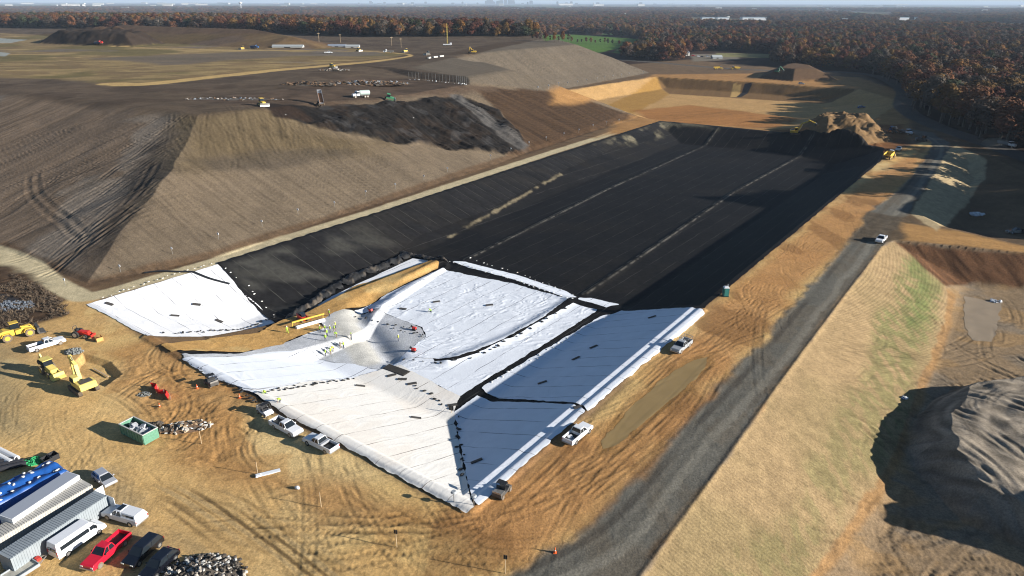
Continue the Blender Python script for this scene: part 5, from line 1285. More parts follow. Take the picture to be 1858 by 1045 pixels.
# concrete blocks, red barrier, bags, plates
for i, (a_, b_) in enumerate([((779, 106), (784, 105)), ((790, 104.5), (795, 104)), ((801, 103), (806, 102.5))]):
    o = MB().box(-2.6, 2.6, -.5, .5, 0, 1.0).build('concrete_block', m_conc, None, bevel=.05); put(o, a_[0], a_[1], b_[0], b_[1])
    tag(o, ['pale concrete block, left end of a row of three on the plateau edge', 'pale concrete block, middle of a row of three on the plateau edge', 'pale concrete block, right end of a row of three on the plateau edge'][i], 'concrete block', 'concrete blocks in a row')
def barrier():
    r = empty('safety_barrier', 'sagging red plastic safety fence beside the ring of sand', 'safety fence'); vs = []; fs = []; n = 16
    for i in range(n + 1):
        x = -3.2 + 6.4 * i / n; y = .5 * math.sin(i * .7); 
        for z, t in ((.02, .15), (.55, 0), (1.05 - .15 * math.sin(i * 1.9) ** 2, -.1)): vs += [(x, y + t, z), (x, y + t + .05, z)]
    for i in range(n):
        for k in (0, 2): a = i * 6 + k; fs += [(a, a + 6, a + 8, a + 2), (a + 1, a + 3, a + 9, a + 7)]
    MB().add(vs, fs).build('netting', km('red_netting', (.7, .02, .02), .6), r)
    for x in (-3.2, -1, 1.2, 3.2): MB().cyl((x, 0.05, 0), (x, .05, 1.25), .04, 6).build('stake', m_steel, r)
    return r
put(barrier(), 292, 714, 306, 723)
o = MB().box(-1.7, 1.7, -.35, .35, 0, .12, Matrix.Rotation(.05, 4, 'Y')).frus((-1.7, -.9, -.45, .3), (-1.6, -1, -.3, .2), .12, .3).build('white_board', m_plast); tag(o, 'white bent board lying on wet sand at the foot of a stake', 'board'); put(o, 486, 859, 500, 855)
o = MB().blob((0, 0, .2), .34, 4, (1.2, .9, .7), 9, 5).build('white_sack', m_plast, None, smooth=True); tag(o, 'small white sack on the dark wet sand patch', 'sack'); put(o, 540, 887, 545, 890)
# three cones and barrels
for i, (x_, y_, lb) in enumerate([(358, 705, 'orange cone in the churned sand left of the dark utility vehicle'), (435, 722, 'orange cone beside the corner of the white band'), (1007, 1003, 'orange cone at the edge of the gravel road near the bottom'), (290, 739, 'orange cone below the red safety fence')]):
    r = empty('traffic_cone', lb, 'traffic cone'); MB().box(-.22, .22, -.22, .22, 0, .05).build('base', m_orange, r); MB().cyl((0, 0, .05), (0, 0, .85), .17, 10, .03).build('cone', m_orange, r); MB().cyl((0, 0, .35), (0, 0, .52), .12, 10, .085).build('reflective_band', m_white, r); put(r, x_, y_, x_ + 5, y_)
# ------------------------------------------------------------------ people
def skin_mesh(joints, bones, rad, name, sub=1):
    me = bpy.data.meshes.new(name); keys = list(joints)
    me.from_pydata([joints[k] for k in keys], [(keys.index(a), keys.index(b)) for a, b in bones], [])
    o = bpy.data.objects.new(name, me); C.objects.link(o)
    md = o.modifiers.new('s', 'SKIN'); md.use_smooth_shade = True
    sv = me.skin_vertices[0].data
    for i, k in enumerate(keys):
        r = rad[k]; sv[i].radius = (r, r) if not isinstance(r, tuple) else r
    sv[0].use_root = True
    if sub: o.modifiers.new('u', 'SUBSURF').levels = sub
    dg = bpy.context.evaluated_depsgraph_get()
    out = bpy.data.meshes.new_from_object(o.evaluated_get(dg)); out.name = name
    bpy.data.objects.remove(o); bpy.data.meshes.remove(me)
    return out
def person_mesh(pose):
    J = dict(pel=(0, 0, .96), sp=(0, 0, 1.18), ch=(.02, 0, 1.40), nk=(.02, 0, 1.54), hd=(.04, 0, 1.66), ht=(.03, 0, 1.75),
             sl=(0, .19, 1.44), el=(-.02, .27, 1.16), wl=(.06, .27, .92), sr=(0, -.19, 1.44), er=(-.02, -.27, 1.16), wr=(.06, -.27, .92),
             hl=(0, .10, .90), kl=(.04, .12, .50), al=(0, .13, .10), tl=(.17, .15, .04), hr=(0, -.10, .90), kr=(.02, -.12, .50), ar=(-.04, -.13, .10), tr=(.13, -.15, .04))
    if pose == 'walk':
        J.update(kl=(.22, .11, .52), al=(.26, .12, .10), tl=(.43, .13, .06), kr=(-.08, -.11, .50), ar=(-.32, -.12, .14), tr=(-.17, -.13, .04), wl=(-.12, .26, .95), wr=(.26, -.26, 1.0))
    if pose == 'reach':
        J.update(el=(.22, .25, 1.25), wl=(.46, .2, 1.22), er=(.2, -.25, 1.2), wr=(.45, -.2, 1.1))
    if pose == 'bend':
        J.update(pel=(-.12, 0, .92), sp=(.06, 0, 1.08), ch=(.28, 0, 1.16), nk=(.42, 0, 1.18), hd=(.55, 0, 1.16), ht=(.64, 0, 1.15), sl=(.3, .19, 1.14), el=(.36, .24, .86), wl=(.42, .18, .60),
                 sr=(.3, -.19, 1.14), er=(.36, -.24, .86), wr=(.42, -.18, .60), hl=(-.12, .10, .87), hr=(-.12, -.10, .87), kl=(.06, .12, .5), kr=(.04, -.12, .5))
    if pose == 'kneel':
        J.update(pel=(-.2, 0, .42), sp=(-.05, 0, .60), ch=(.14, 0, .76), nk=(.26, 0, .84), hd=(.37, 0, .88), ht=(.45, 0, .91), sl=(.14, .19, .76), el=(.3, .25, .50), wl=(.48, .18, .24),
                 sr=(.14, -.19, .76), er=(.3, -.25, .50), wr=(.48, -.18, .24), hl=(-.2, .11, .38), kl=(.18, .16, .07), al=(-.28, .16, .07), tl=(-.42, .16, .04), hr=(-.2, -.11, .38), kr=(.18, -.16, .07), ar=(-.28, -.16, .07), tr=(-.42, -.16, .04))
    Rd = dict(pel=.15, sp=.135, ch=.165, nk=.06, hd=.105, ht=.08, sl=.075, el=.05, wl=.035, sr=.075, er=.05, wr=.035, hl=.10, kl=.07, al=.05, tl=.045, hr=.10, kr=.07, ar=.05, tr=.045)
    Bn = [('pel', 'sp'), ('sp', 'ch'), ('ch', 'nk'), ('nk', 'hd'), ('hd', 'ht'), ('ch', 'sl'), ('sl', 'el'), ('el', 'wl'), ('ch', 'sr'), ('sr', 'er'), ('er', 'wr'), ('pel', 'hl'), ('hl', 'kl'), ('kl', 'al'), ('al', 'tl'), ('pel', 'hr'), ('hr', 'kr'), ('kr', 'ar'), ('ar', 'tr')]
    body = skin_mesh(J, Bn, Rd, 'person')
    # hands: palm and five unequal bent fingers, nose and ears, added to the body surface
    mb = MB()
    for s_, w, e in ((1, 'wl', 'el'), (-1, 'wr', 'er')):
        w = Vector(J[w]); d = (w - Vector(J[e])).normalized(); sd = Vector((1, 0, 0)) if abs(d.x) < .8 else Vector((0, 0, 1)); sd = (sd - d * sd.dot(d)).normalized(); nn = d.cross(sd)
        mb.frus((-.02, .02, -.035, .035), (-.018, .018, -.04, .04), 0, .09, Matrix.Translation(w) @ Matrix((nn, sd, d)).transposed().to_4x4())
        for i, L in enumerate((.066, .08, .085, .06)):
            p = w + d * .088 + sd * (.032 - i * .021); q = p + d * L * .55; mb.cyl(p, q, .010, 6); mb.cyl(q, q + d * L * .4 - nn * s_ * .02, .009, 6, .007)
        p = w + d * .03 + sd * .038; mb.cyl(p, p + d * .05 + sd * .03, .012, 6, .009)
    hd = Vector(J['hd']); fw = Vector((1, 0, 0)) if pose not in ('bend',) else Vector((.5, 0, -.8)).normalized()
    mb.cyl(hd + fw * .08, hd + fw * .125, .022, 6, .008)
    for s_ in (-1, 1): mb.blob(hd + Vector((0, s_ * .1, 0)), .025, 1, (1, .5, 1.3), 6, 4, .02)
    import bmesh as _b
    bm = _b.new(); bm.from_mesh(body); n0 = len(bm.faces)
    m2 = bpy.data.meshes.new('x'); m2.from_pydata(mb.v, [], mb.f); bm.from_mesh(m2)
    bm.faces.ensure_lookup_table(); hipz = J['pel'][2]
    for i, f in enumerate(bm.faces):
        c = f.calc_center_median(); f.smooth = True
        leg = c.z < hipz - .02 if pose in ('stand', 'walk', 'reach', 'bend') else (c.x < .25 and c.z < .42 and abs(c.y) < .35)
        arm = i >= n0 or (c - Vector(J['wl'])).length < .12 or (c - Vector(J['wr'])).length < .12 or (c - Vector(J['hd'])).length < .17
        f.material_index = 2 if (i >= n0 or arm) else (0 if leg else 1)
    bm.to_mesh(body); bm.free(); bpy.data.meshes.remove(m2)
    tj = {k: J[k] for k in ('ch', 'sp', 'pel', 'sl', 'sr')}
    vest = skin_mesh(tj, [('ch', 'sp'), ('sp', 'pel'), ('ch', 'sl'), ('ch', 'sr')], dict(ch=.195, sp=.175, pel=.17, sl=.10, sr=.10), 'vest')
    h = MB(); up = (Vector(J['ht']) - Vector(J['hd'])).normalized(); h.cyl(Vector(J['hd']) + up * .03, Vector(J['hd']) + up * .05, .15, 12).cyl(Vector(J['hd']) + up * .05, Vector(J['hd']) + up * .14, .125, 12, .11).cyl(Vector(J['hd']) + up * .14, Vector(J['hd']) + up * .18, .11, 12, .05)
    hat = h.build('hard_hat', m_white); hm = hat.data; bpy.data.objects.remove(hat)
    return body, vest, hm
m_skin = km('skin', (.42, .25, .17), .7); m_navy = km('navy_cloth', (.02, .03, .06), .9); m_tan = km('tan_cloth', (.22, .16, .09), .9); m_greyc = km('grey_cloth', (.12, .12, .13), .9)
m_lime = km('lime_vest', (.36, .58, .05), .8); m_limey = km('yellow_vest', (.55, .58, .05), .8); m_hatw = km('white_hat', (.7, .7, .7), .4); m_haty = km('lime_hat', (.5, .75, .05), .4)
PM = {}
def person(px, py, pose, label, vest=None, trousers=None, ang=0.0, hat=None, off=.12, hand_group=None):
    if pose not in PM: PM[pose] = person_mesh(pose)
    b, v, h = PM[pose]
    if not b.materials: [b.materials.append(m) for m in (m_navy, m_lime, m_skin)]; v.materials.append(m_lime)
    o = bpy.data.objects.new('person', b); C.objects.link(o); tag(o, label, 'person', hand_group)
    for i, m in enumerate((trousers or m_navy, vest or m_lime, m_skin)): o.material_slots[i].link = 'OBJECT'; o.material_slots[i].material = m
    for nm, me_, m in (('vest', v, vest or m_lime), ('hard_hat', h, hat or m_hatw)):
        c = bpy.data.objects.new(nm, me_); C.objects.link(c); c.parent = o
        if not me_.materials: me_.materials.append(m)
        c.material_slots[0].link = 'OBJECT'; c.material_slots[0].material = m
    put(o, px, py, tilt=False, off=off, ang=ang); return o
PPL = [(522, 606, 'walk', 'worker in lime clothing alone on the sand ramp, left of the crew', 2.4, m_lime, m_lime),
       (598, 575, 'stand', 'worker in lime vest standing highest, above the crew on grey stone', 4.0, m_lime, m_navy),
       (581, 604, 'stand', 'worker at the left end of the upper crew row by the sand', 0.5, m_lime, m_navy),
       (590, 603, 'reach', 'worker with arms forward, second from left in the upper crew', 0.2, m_lime, m_tan),
       (594, 611, 'stand', 'worker in lime just in front of the upper crew row', 3.0, m_lime, m_greyc),
       (599.5, 604, 'stand', 'worker in bright yellow vest in the middle of the upper crew', 3.6, m_limey, m_navy),
       (609, 597, 'stand', 'worker at the back right of the upper crew, near the sunlit-tinted stone curve', 3.3, m_limey, m_navy),
       (607, 603, 'walk', 'worker in lime shirt stepping right beside the yellow vested worker', .3, m_lime, m_tan),
       (611, 613, 'bend', 'worker stooping at the right of the upper crew', 3.0, m_lime, m_tan),
       (591, 620, 'stand', 'worker standing alone between the two crews', 1.5, m_lime, m_greyc),
       (638, 618, 'stand', 'worker in dark clothing with lime hat at the brink of the deep shadow', 3.1, m_greyc, m_navy),
       (618, 633, 'stand', 'worker in pale clothing at the right of the lower crew', 3.4, m_tan, m_tan),
       (624, 633, 'reach', 'worker in lime at the far right of the lower crew', 3.1, m_lime, m_navy),
       (605, 638.5, 'bend', 'worker bending in the middle of the lower crew', 3.5, m_limey, m_tan),
       (600.5, 644, 'stand', 'tall worker in lime vest, second from left in the lower crew', 2.8, m_lime, m_tan),
       (591, 647, 'stand', 'worker at the left end of the lower crew on the white sheet edge', .4, m_lime, m_navy),
       (723, 620, 'stand', 'worker in yellow standing alone on the stone floor', 3.4, m_limey, m_navy),
       (781, 567, 'kneel', 'worker in lime kneeling on the wide white floor panel', 2.9, m_lime, m_navy),
       (481, 717, 'kneel', 'worker kneeling at the top edge of the cream-lit bank, left of another', 4.0, m_lime, m_navy),
       (509, 734, 'bend', 'worker bending over the crest of the cream-lit bank above the parked pickups', 3.8, m_lime, m_greyc)]
for x_, y_, ps, lb, an, vs_, tr_ in PPL: person(x_, y_, ps, lb, vs_, tr_, an, m_haty if 'lime hat' in lb else None)
for i, (x_, y_, lb) in enumerate([(674, 567, 'red welding unit on the floor panel nearest the stone edge'), (752, 600, 'red welding unit beside the dark gap in the floor panel'), (751, 639, 'red welding unit at the lower corner of the floor panel')]):
    r = empty('welding_unit', lb, 'welding unit'); MB().box(-.45, .45, -.3, .3, .25, .8).build('housing', m_mred, r, bevel=.04)
    MB().cyl((-.3, -.38, .2), (-.3, .38, .2), .2, 10).cyl((.3, -.38, .2), (.3, .38, .2), .2, 10).build('wheel', m_tyre, r); MB().bar((-.45, 0, .7), (-.9, 0, 1.0), .05, .5).build('handle', m_dsteel, r); put(r, x_, y_, x_ + 10, y_ + 2, off=.14)
# small things left on the sheets
def cop(src, parent=None):
    c = src.copy(); C.objects.link(c); c.parent = parent
    for ch in src.children: cop(ch, c)
    return c
def HPZ(pts):
    P = HP(pts); return P, land(P[:, 0], P[:, 1])
def row(name, pts, n, src, label, cat, group, jit=.15, off=.16, ang=None, seed=1, sc=(.8, 1.2)):
    rr = random.Random(seed); P = HP(pts); sg = np.hypot(*(P[1:] - P[:-1]).T); L = np.concatenate([[0], np.cumsum(sg)]); out = []
    ss = [L[-1] * (i + .5 + rr.uniform(-.4, .4)) / n for i in range(n)]
    xs = np.interp(ss, L, P[:, 0]) + np.array([rr.gauss(0, jit) for _ in ss]); ys = np.interp(ss, L, P[:, 1]) + np.array([rr.gauss(0, jit) for _ in ss]); zs = land(xs, ys)
    for i in range(n):
        o = cop(src); o.name = name; tag(o, label, cat, group); s_ = rr.uniform(*sc)
        o.matrix_world = frame(xs[i], ys[i], rr.uniform(0, 6) if ang is None else ang + rr.gauss(0, .2), off=off) @ Matrix.Scale(s_, 4)
def proto(mb, name, m, **k):
    o = mb.build(name, m, None, **k); return o
bagm = MB().blob((0, 0, .09), .32, 3, (1.25, .7, .38), 8, 4, .1)
bag_w = proto(bagm, 'sandbag', km('white_sandbag', (.75, .74, .70), .9), smooth=True); bag_b = proto(bagm, 'sandbag', km('black_sandbag', (.02, .02, .02), .8), smooth=True)
plate = proto(MB().box(-.9, .9, -.35, .35, 0, .12), 'dark_mat', km('dark_rubber_mat', (.05, .045, .04), .8))
GW = [([(812, 474, -6), (930, 508, FL), (1040, 544, FL)], 26, 'white sandbag along the black band crossing the far side of the floor panels', 'sandbags beside the black band'),
      ([(1110, 571, FL), (1000, 634, FL), (880, 702, FL)], 22, 'white sandbag on the black gap at the foot of the shaded bank', 'sandbags at the foot of the shaded bank'),
      ([(845, 468, -6.3), (940, 497, FL), (1040, 535, FL)], 16, 'white sandbag along the far edge of the white strip', 'sandbags along the far white strip'),
      ([(180, 543), (300, 504), (390, 478)], 18, 'white sandbag at the top edge of the left corner bank', 'sandbags along the left corner bank'),
      ([(500, 573), (450, 520), (400, 482)], 9, 'white sandbag on the joint of white panel and ribbed black bank', 'sandbags down the joint of the left bank')]
for i, (p_, n_, lb, g_) in enumerate(GW): row('sandbag', p_, n_, bag_w, lb, 'sandbag', g_, seed=10 + i, off=.2, jit=.25, sc=(.5, .95))
GB = [([(474, 713), (520, 707), (570, 699), (640, 690)], 34, 'small black sandbag along the upper edge of the cream-lit bank', 'black sandbags above the cream bank'),
      ([(826, 745, -6.6), (832, 800, -4.6), (842, 868, -2)], 14, 'black sandbag down the corner where cream-lit and shaded banks meet', 'black sandbags down the corner joint'),
      ([(730, 655), (800, 660), (840, 655), (880, 640), (940, 610), (1030, 556)], 26, 'black sandbag along the curved gap below the wide floor panel', 'black sandbags in the curved gap'),
      ([(645, 573), (690, 588), (740, 606), (770, 615)], 10, 'black sandbag along the joint of stone patch and floor panel', 'black sandbags beside the stone patch'),
      ([(700, 588), (740, 597), (772, 609)], 7, 'black sandbag on the second joint near the stone patch', 'black sandbags on the second joint'),
      ([(750, 700), (780, 716), (806, 738)], 8, 'brown-black sandbag at the low corner of the cream-lit bank', 'sandbags at the low corner'),
      ([(300, 607), (380, 602), (460, 592), (497, 577)], 30, 'black sandbag along the lower edge of the left white bank', 'black sandbags under the left bank'),
      ([(335, 655), (430, 708), (470, 735)], 20, 'black sandbag along the outer edge of the white band', 'black sandbags outside the white band')]
for i, (p_, n_, lb, g_) in enumerate(GB): row('sandbag', p_, n_, bag_b, lb, 'sandbag', g_, seed=30 + i, jit=.3, off=.24, sc=(.6, 1.25))
PLT = [(199, 553, 'on the left corner bank, farthest left of the dark mats'), (357, 554, 'high on the left corner bank, away from the others'), (398, 584, 'at the lower right of the left corner bank'), (318, 574, 'in the low middle of the left corner bank'),
       (792, 549, 'on the wide floor panel nearest the kneeling worker'), (888, 555, 'on the wide floor panel, right of the kneeling worker'), (711, 683, 'below the large dark sheet, left'), (730, 690, 'below the large dark sheet, right'), (748, 698, 'beside the corner joint, by itself'),
       (654, 702, 'at the top of the cream-lit bank'), (755, 760, 'in the middle of the cream-lit bank'), (1183, 577, 'on the shaded bank near its top edge'), (1077, 631, 'in the middle of the shaded bank'), (1045, 652, 'on the shaded bank, left of the one in its middle'), (984, 696, 'low on the shaded bank beside the black band'),
       (865, 839, 'on the three cornered shaded panel'), (731, 582 - 20, 'lying across the upper floor seam'), (1050, 741, 'on the bright lip above the white pickup'), (821, 737, 'standing out at the head of the corner joint')]
for x_, y_, lb in PLT:
    o = cop(plate); o.name = 'rubber_mat'; tag(o, 'dark mat ' + lb, 'mat'); put(o, x_, y_, ang=random.uniform(-.3, .6), off=.24)
for o in (bag_w, bag_b, plate): bpy.data.objects.remove(o)
bs = MB(); bs.frus((-2.9, 2.9, -1.1, 1.1), (-2.8, 2.6, -1.0, 1.0), 0, .12); o = bs.build('dark_sheet', km('dark_sheet', (.035, .03, .024), .7, bump=.05, bscale=2), None, bevel=.02); tag(o, 'large folded dark sheet lying at the end of the stone patch', 'sheet'); put(o, 719, 673, 738, 680, off=.22)
def ribbon(name, pts, w, h, m, label, cat):
    P = smooth_line(HP(pts), 6); z = land(P[:, 0], P[:, 1]); mb = MB()
    for i in range(len(P) - 1): mb.bar((P[i][0], P[i][1], z[i] + h), (P[i + 1][0], P[i + 1][1], z[i + 1] + h), w, .12)
    o = mb.build(name, m); tag(o, label, cat); return o
m_blk = km('black_plastic_strip', (.012, .013, .014), .5)
ribbon('black_hose', [(262, 496), (290, 493), (330, 494), (347, 494), (380, 506), (417, 516)], .75, .2, m_blk, 'black plastic strip snaking from the edge path across the left white bank', 'plastic strip')
ribbon('measuring_board', [(171, 671), (197, 686)], .25, .25, m_wood, 'pale plank lying across the shallow muddy pit', 'plank')
# ------------------------------------------------------------------ marker posts, stakes, fence, poles
def marker_proto():
    r = empty('marker_post', 'x', 'marker post'); MB().cyl((0, 0, 0), (0, 0, 1.7), .04, 6).build('post', m_steel, r); MB().box(-.05, .05, -.27, .27, 1.45, 1.98).build('board', m_white, r); return r
mp = marker_proto()
MK = [(219, 482), (313, 450), (397, 424), (476, 401), (541, 380), (607.5, 367), (664, 347), (717.6, 334), (769, 319), (812, 305), (890, 282), (927, 269.6), (960, 258), (991, 249), (1023, 241.6), (1050, 235), (1076, 227), (1100, 221), (1123, 217), (119, 507)]
MK2 = [(976, 160), (995, 157), (1013, 154), (1030, 151), (1048, 149), (1064, 146), (1083, 143), (1097, 141), (1112, 138), (1127.5, 136), (1141, 134), (1167, 131)]
for i, (x_, y_) in enumerate(MK + MK2):
    x0, y0, z0 = hit(x_, y_); dep = y0 * cP + (CAMH - z0) * sP; x1, y1, z1 = hit(x_, y_ + 1239 * 1.6 / dep)
    o = cop(mp); o.name = 'marker_post'
    if i == 19: lb, g_ = 'white-topped marker post beside the tan path at the left corner of the landfill', None
    elif i < 19: lb, g_ = 'thin marker post with small white board near the foot of the big slope', 'white marker posts along the landfill foot'
    else: lb, g_ = 'distant marker post with white board at the foot of the second mound', 'white marker posts along the second mound'
    tag(o, lb, 'marker post', g_)
    if 'group' in o and not g_: del o['group']
    for c in o.children: c.name = c.data.name
    sc_ = 1.0 if i < 20 else 1.35
    o.matrix_world = frame(x1, y1, -2.0, z=z1 - .05, tilt=False) @ Matrix.Scale(sc_, 4)
for c in list(mp.children): bpy.data.objects.remove(c)
bpy.data.objects.remove(mp)
def stake(px, py, h, label, board=(.35, .5), m=None, cat='sign post'):
    r = empty('sign_post', label, cat); MB().cyl((0, 0, 0), (0, 0, h), .05, 8).build('post', m_wood, r)
    MB().box(-.04, .04, -board[0], board[0], h - board[1] * 1.6, h).build('board', m or m_blackp, r); put(r, px, py, ang=-1.9, tilt=False); return r
stake(720, 993, 2.7, 'leaning post with small dark board near the bottom of the picture, left one', (.22, .35))
stake(917, 1041, 2.8, 'post with small dark board at the bottom beside the gravel road', (.22, .35))
stake(468, 861, 2.2, 'wooden stake standing by the white board', (.04, .2), m_wood); stake(583, 920, 2.4, 'wooden stake standing at the lower edge of the wet sand patch', (.04, .2), m_wood)
stake(366, 806, 2.4, 'wooden stake standing among ruts below the scrap heap', (.04, .2), m_wood); stake(819, 750, 1.6, 'dark board on a short post at the head of the corner joint', (.45, .6))
def lampost(px, py, label):
    r = empty('work_lamp', label, 'work lamp'); MB().cyl((0, 0, 0), (0, 0, 1.9), .05, 8).build('pole', m_steel, r); MB().cyl((0, 0, 1.8), (0, 0, 2.0), .42, 14, .3).build('lamp_head', m_grey, r); put(r, px, py, ang=0, tilt=False, off=.2)
lampost(824, 915, 'grey round-headed work lamp at the lower tip of the cell, left one'); lampost(860, 922, 'grey round-headed work lamp at the lower tip of the cell, right one')
def litter_fence():
    r = empty('litter_fence', 'line of litter screens hung with wind-blown plastic between the two mounds', 'fence'); P = HP([(742, 145), (770, 146), (800, 149), (830, 152), (846, 154)]); z = land(P[:, 0], P[:, 1])
    S_ = np.linspace(0, len(P) - 1, 20); xs = np.interp(S_, range(len(P)), P[:, 0]); ys = np.interp(S_, range(len(P)), P[:, 1]); zs = np.interp(S_, range(len(P)), z)
    for i in range(20): MB().cyl((xs[i], ys[i], zs[i]), (xs[i], ys[i], zs[i] + 4.2), .13, 6).build('post', m_dsteel, r)
    q = MB(); rl = MB()
    for i in range(19):
        for hh in (1.4, 2.8, 4.1): rl.bar((xs[i], ys[i], zs[i] + hh), (xs[i + 1], ys[i + 1], zs[i + 1] + hh), .06, .06)
        for k in range(3):
            t = random.random(); (random.random() < .5) and q.blob((xs[i] * (1 - t) + xs[i + 1] * t, ys[i] * (1 - t) + ys[i + 1] * t - .4, zs[i] + random.uniform(.1, .6)), random.uniform(.12, .4), i * 3 + k, (1, .6, .8), 5, 3, .3)
    rl.build('rail', m_dsteel, r); q.build('caught_litter', m_plast, r)['kind'] = 'stuff'; return r
litter_fence()
def upole(px, py, h=8):
    r = empty('utility_pole', 'wooden utility pole standing before the trees behind the plateau', 'utility pole', 'utility poles along the back of the plateau'); MB().cyl((0, 0, 0), (0, 0, h), .13, 8, .09).build('pole', m_wood, r); MB().box(-.1, .1, -1.2, 1.2, h - 1, h - .75).build('crossarm', m_wood, r); put(r, px, py, ang=-1.2, tilt=False); return r
for x_, y_ in ((579, 76), (618, 77), (711, 83), (728, 86)): upole(x_, y_)
def barn(name, px, py, L, Wd, h, rm, wm, label, cat, ang=0.1, group=None, rise_=.25, z=None):
    r = empty(name, label, cat, group); MB().box(-L / 2, L / 2, -Wd / 2, Wd / 2, 0, h).build('wall', wm, r)
    MB().prism([(-Wd / 2 - .3, h), (Wd / 2 + .3, h), (0, h + Wd * rise_)], -L / 2 - .3, L / 2 + .3, M=Matrix.Rotation(math.pi / 2, 4, 'Z')).build('roof', rm, r)
    MB().box(-L * .1, L * .1, -Wd / 2 - .06, -Wd / 2, 0, h * .75).build('door', m_dsteel, r); put(r, px, py, ang=ang, tilt=False); return r
m_shed = km('dull_white_roof', (.33, .35, .35), .7); m_roofw = km('white_roof', (.75, .76, .76), .6); m_wallp = km('pale_wall', (.5, .48, .44), .8); m_roofg = km('grey_roof', (.22, .25, .30), .6)
barn('storage_shed', 523, 86, 26, 6, .8, m_shed, m_wallp, 'long low shed with white roof, left of the two on the plateau', 'shed', .02)
barn('storage_shed', 640, 86, 12, 6, .9, m_shed, m_wallp, 'short low shed with white roof, right of the two on the plateau', 'shed', .05)
barn('storage_shed', 612, 85, 16, 6, .8, m_roofg, m_wallp, 'low shed with dark roof between the two white-roofed sheds', 'shed', .02)
barn('marquee', 1300, 106, 12, 7, 1.5, m_shed, m_grey, 'white tent-like shed beside the far house lot in the woods', 'tent', .1, rise_=.35)
barn('house', 1246, 101, 5, 6, 3.5, m_roofg, m_wallp, 'small white house front showing through trees by the lot', 'house', .2)
for i, (x_, y_, m) in enumerate(((1258, 102, m_red), (1268, 103, m_white), (1274, 104, m_bpaint), (1284, 103, m_silver))):
    put(car(['red car leftmost on the far house lot', 'white car second from left on the far house lot', 'black car third from left on the far house lot', 'silver car rightmost on the far house lot'][i], 'car', 'parked_car', m), x_, y_, x_ + 9, y_)
# ------------------------------------------------------------------ trees
def leafmat(name, cols, nz=True):
    m = bpy.data.materials.new(name); m.use_nodes = True; nt = m.node_tree; n = nt.nodes; l = nt.links; b = n['Principled BSDF']
    b.inputs['Roughness'].default_value = .9; b.inputs['Specular IOR Level'].default_value = .1
    oi = n.new('ShaderNodeObjectInfo'); cr = n.new('ShaderNodeValToRGB'); cr.color_ramp.interpolation = 'CONSTANT'
    e = cr.color_ramp.elements
    tot = sum(c[3] for c in cols); s = 0
    for i, c in enumerate(cols):
        k = e[i] if i < 2 else e.new(s / tot)
        k.position = s / tot; k.color = (c[0], c[1], c[2], 1); s += c[3]
    at = n.new('ShaderNodeTexNoise'); at.inputs['Scale'].default_value = .011; at.inputs['Detail'].default_value = 3; l.new(oi.outputs['Location'], at.inputs['Vector'])
    ad = n.new('ShaderNodeMath'); ad.operation = 'MULTIPLY_ADD'; ad.inputs[1].default_value = .55; l.new(oi.outputs['Random'], ad.inputs[0])
    mr = n.new('ShaderNodeMapRange'); mr.inputs[1].default_value = .3; mr.inputs[2].default_value = .7; mr.inputs[4].default_value = .45; l.new(at.outputs[0], mr.inputs[0]); l.new(mr.outputs[0], ad.inputs[2])
    l.new(ad.outputs[0], cr.inputs[0])
    tc = n.new('ShaderNodeTexCoord'); t2 = n.new('ShaderNodeTexNoise'); t2.inputs['Scale'].default_value = .45; l.new(tc.outputs['Object'], t2.inputs['Vector'])
    m2 = n.new('ShaderNodeMapRange'); m2.inputs[1].default_value = .3; m2.inputs[2].default_value = .7; m2.inputs[3].default_value = .6; m2.inputs[4].default_value = 1.5; l.new(t2.outputs[0], m2.inputs[0])
    mx = n.new('ShaderNodeVectorMath'); mx.operation = 'MULTIPLY'; l.new(cr.outputs[0], mx.inputs[0]); l.new(m2.outputs[0], mx.inputs[1]); l.new(mx.outputs[0], b.inputs['Base Color'])
    return m
AUT = [(.11, .045, .022, 1.3), (.075, .052, .038, 1.1), (.125, .055, .026, 1.1), (.075, .028, .018, 1.0), (.062, .048, .036, 1.0), (.12, .068, .022, .9), (.035, .042, .020, .6), (.17, .08, .022, .35), (.085, .07, .056, 1.2), (.020, .034, .016, .6)]
M_leaf = leafmat('autumn_leaves', AUT); M_bark = mat('bark', (.10, .085, .07), .95, noise=.2)
def crown(seed, R=4.6, H0=5.5, H1=17.5, n=520, size=.62, dens=.5):
    rr = random.Random(seed); mb = MB(); L = []
    for i in range(9):
        t = rr.random(); a = rr.uniform(0, 6.28); q = R * .55 * math.sin(math.pi * (.18 + .75 * t)); L.append((math.cos(a) * q, math.sin(a) * q, H0 + (H1 - H0) * (.15 + .72 * t), R * rr.uniform(.38, .62)))
    L.append((0, 0, H1 - R * .55, R * .55))
    for i in range(n):
        c = L[rr.randrange(len(L))]; d = Vector((rr.gauss(0, 1), rr.gauss(0, 1), rr.gauss(0, 1) + .25)).normalized(); r = c[3] * rr.uniform(.72, 1.08)
        p = Vector(c[:3]) + d * r; s = size * rr.uniform(.6, 1.5)
        if p.z < H0 - 1: continue
        u = d.orthogonal().normalized(); v = d.cross(u); k = rr.uniform(0, 6.28); u, v = u * math.cos(k) + v * math.sin(k), v * math.cos(k) - u * math.sin(k)
        nrm = d * .25
        mb.v += [tuple(p + u * s), tuple(p + v * s * .8 + nrm * s * rr.uniform(-1.5, 1.5)), tuple(p - u * s * .9 + nrm * s), tuple(p - v * s * .8 - nrm * s)]
        o = len(mb.v) - 4; mb.f.append((o, o + 1, o + 2, o + 3))
    return mb
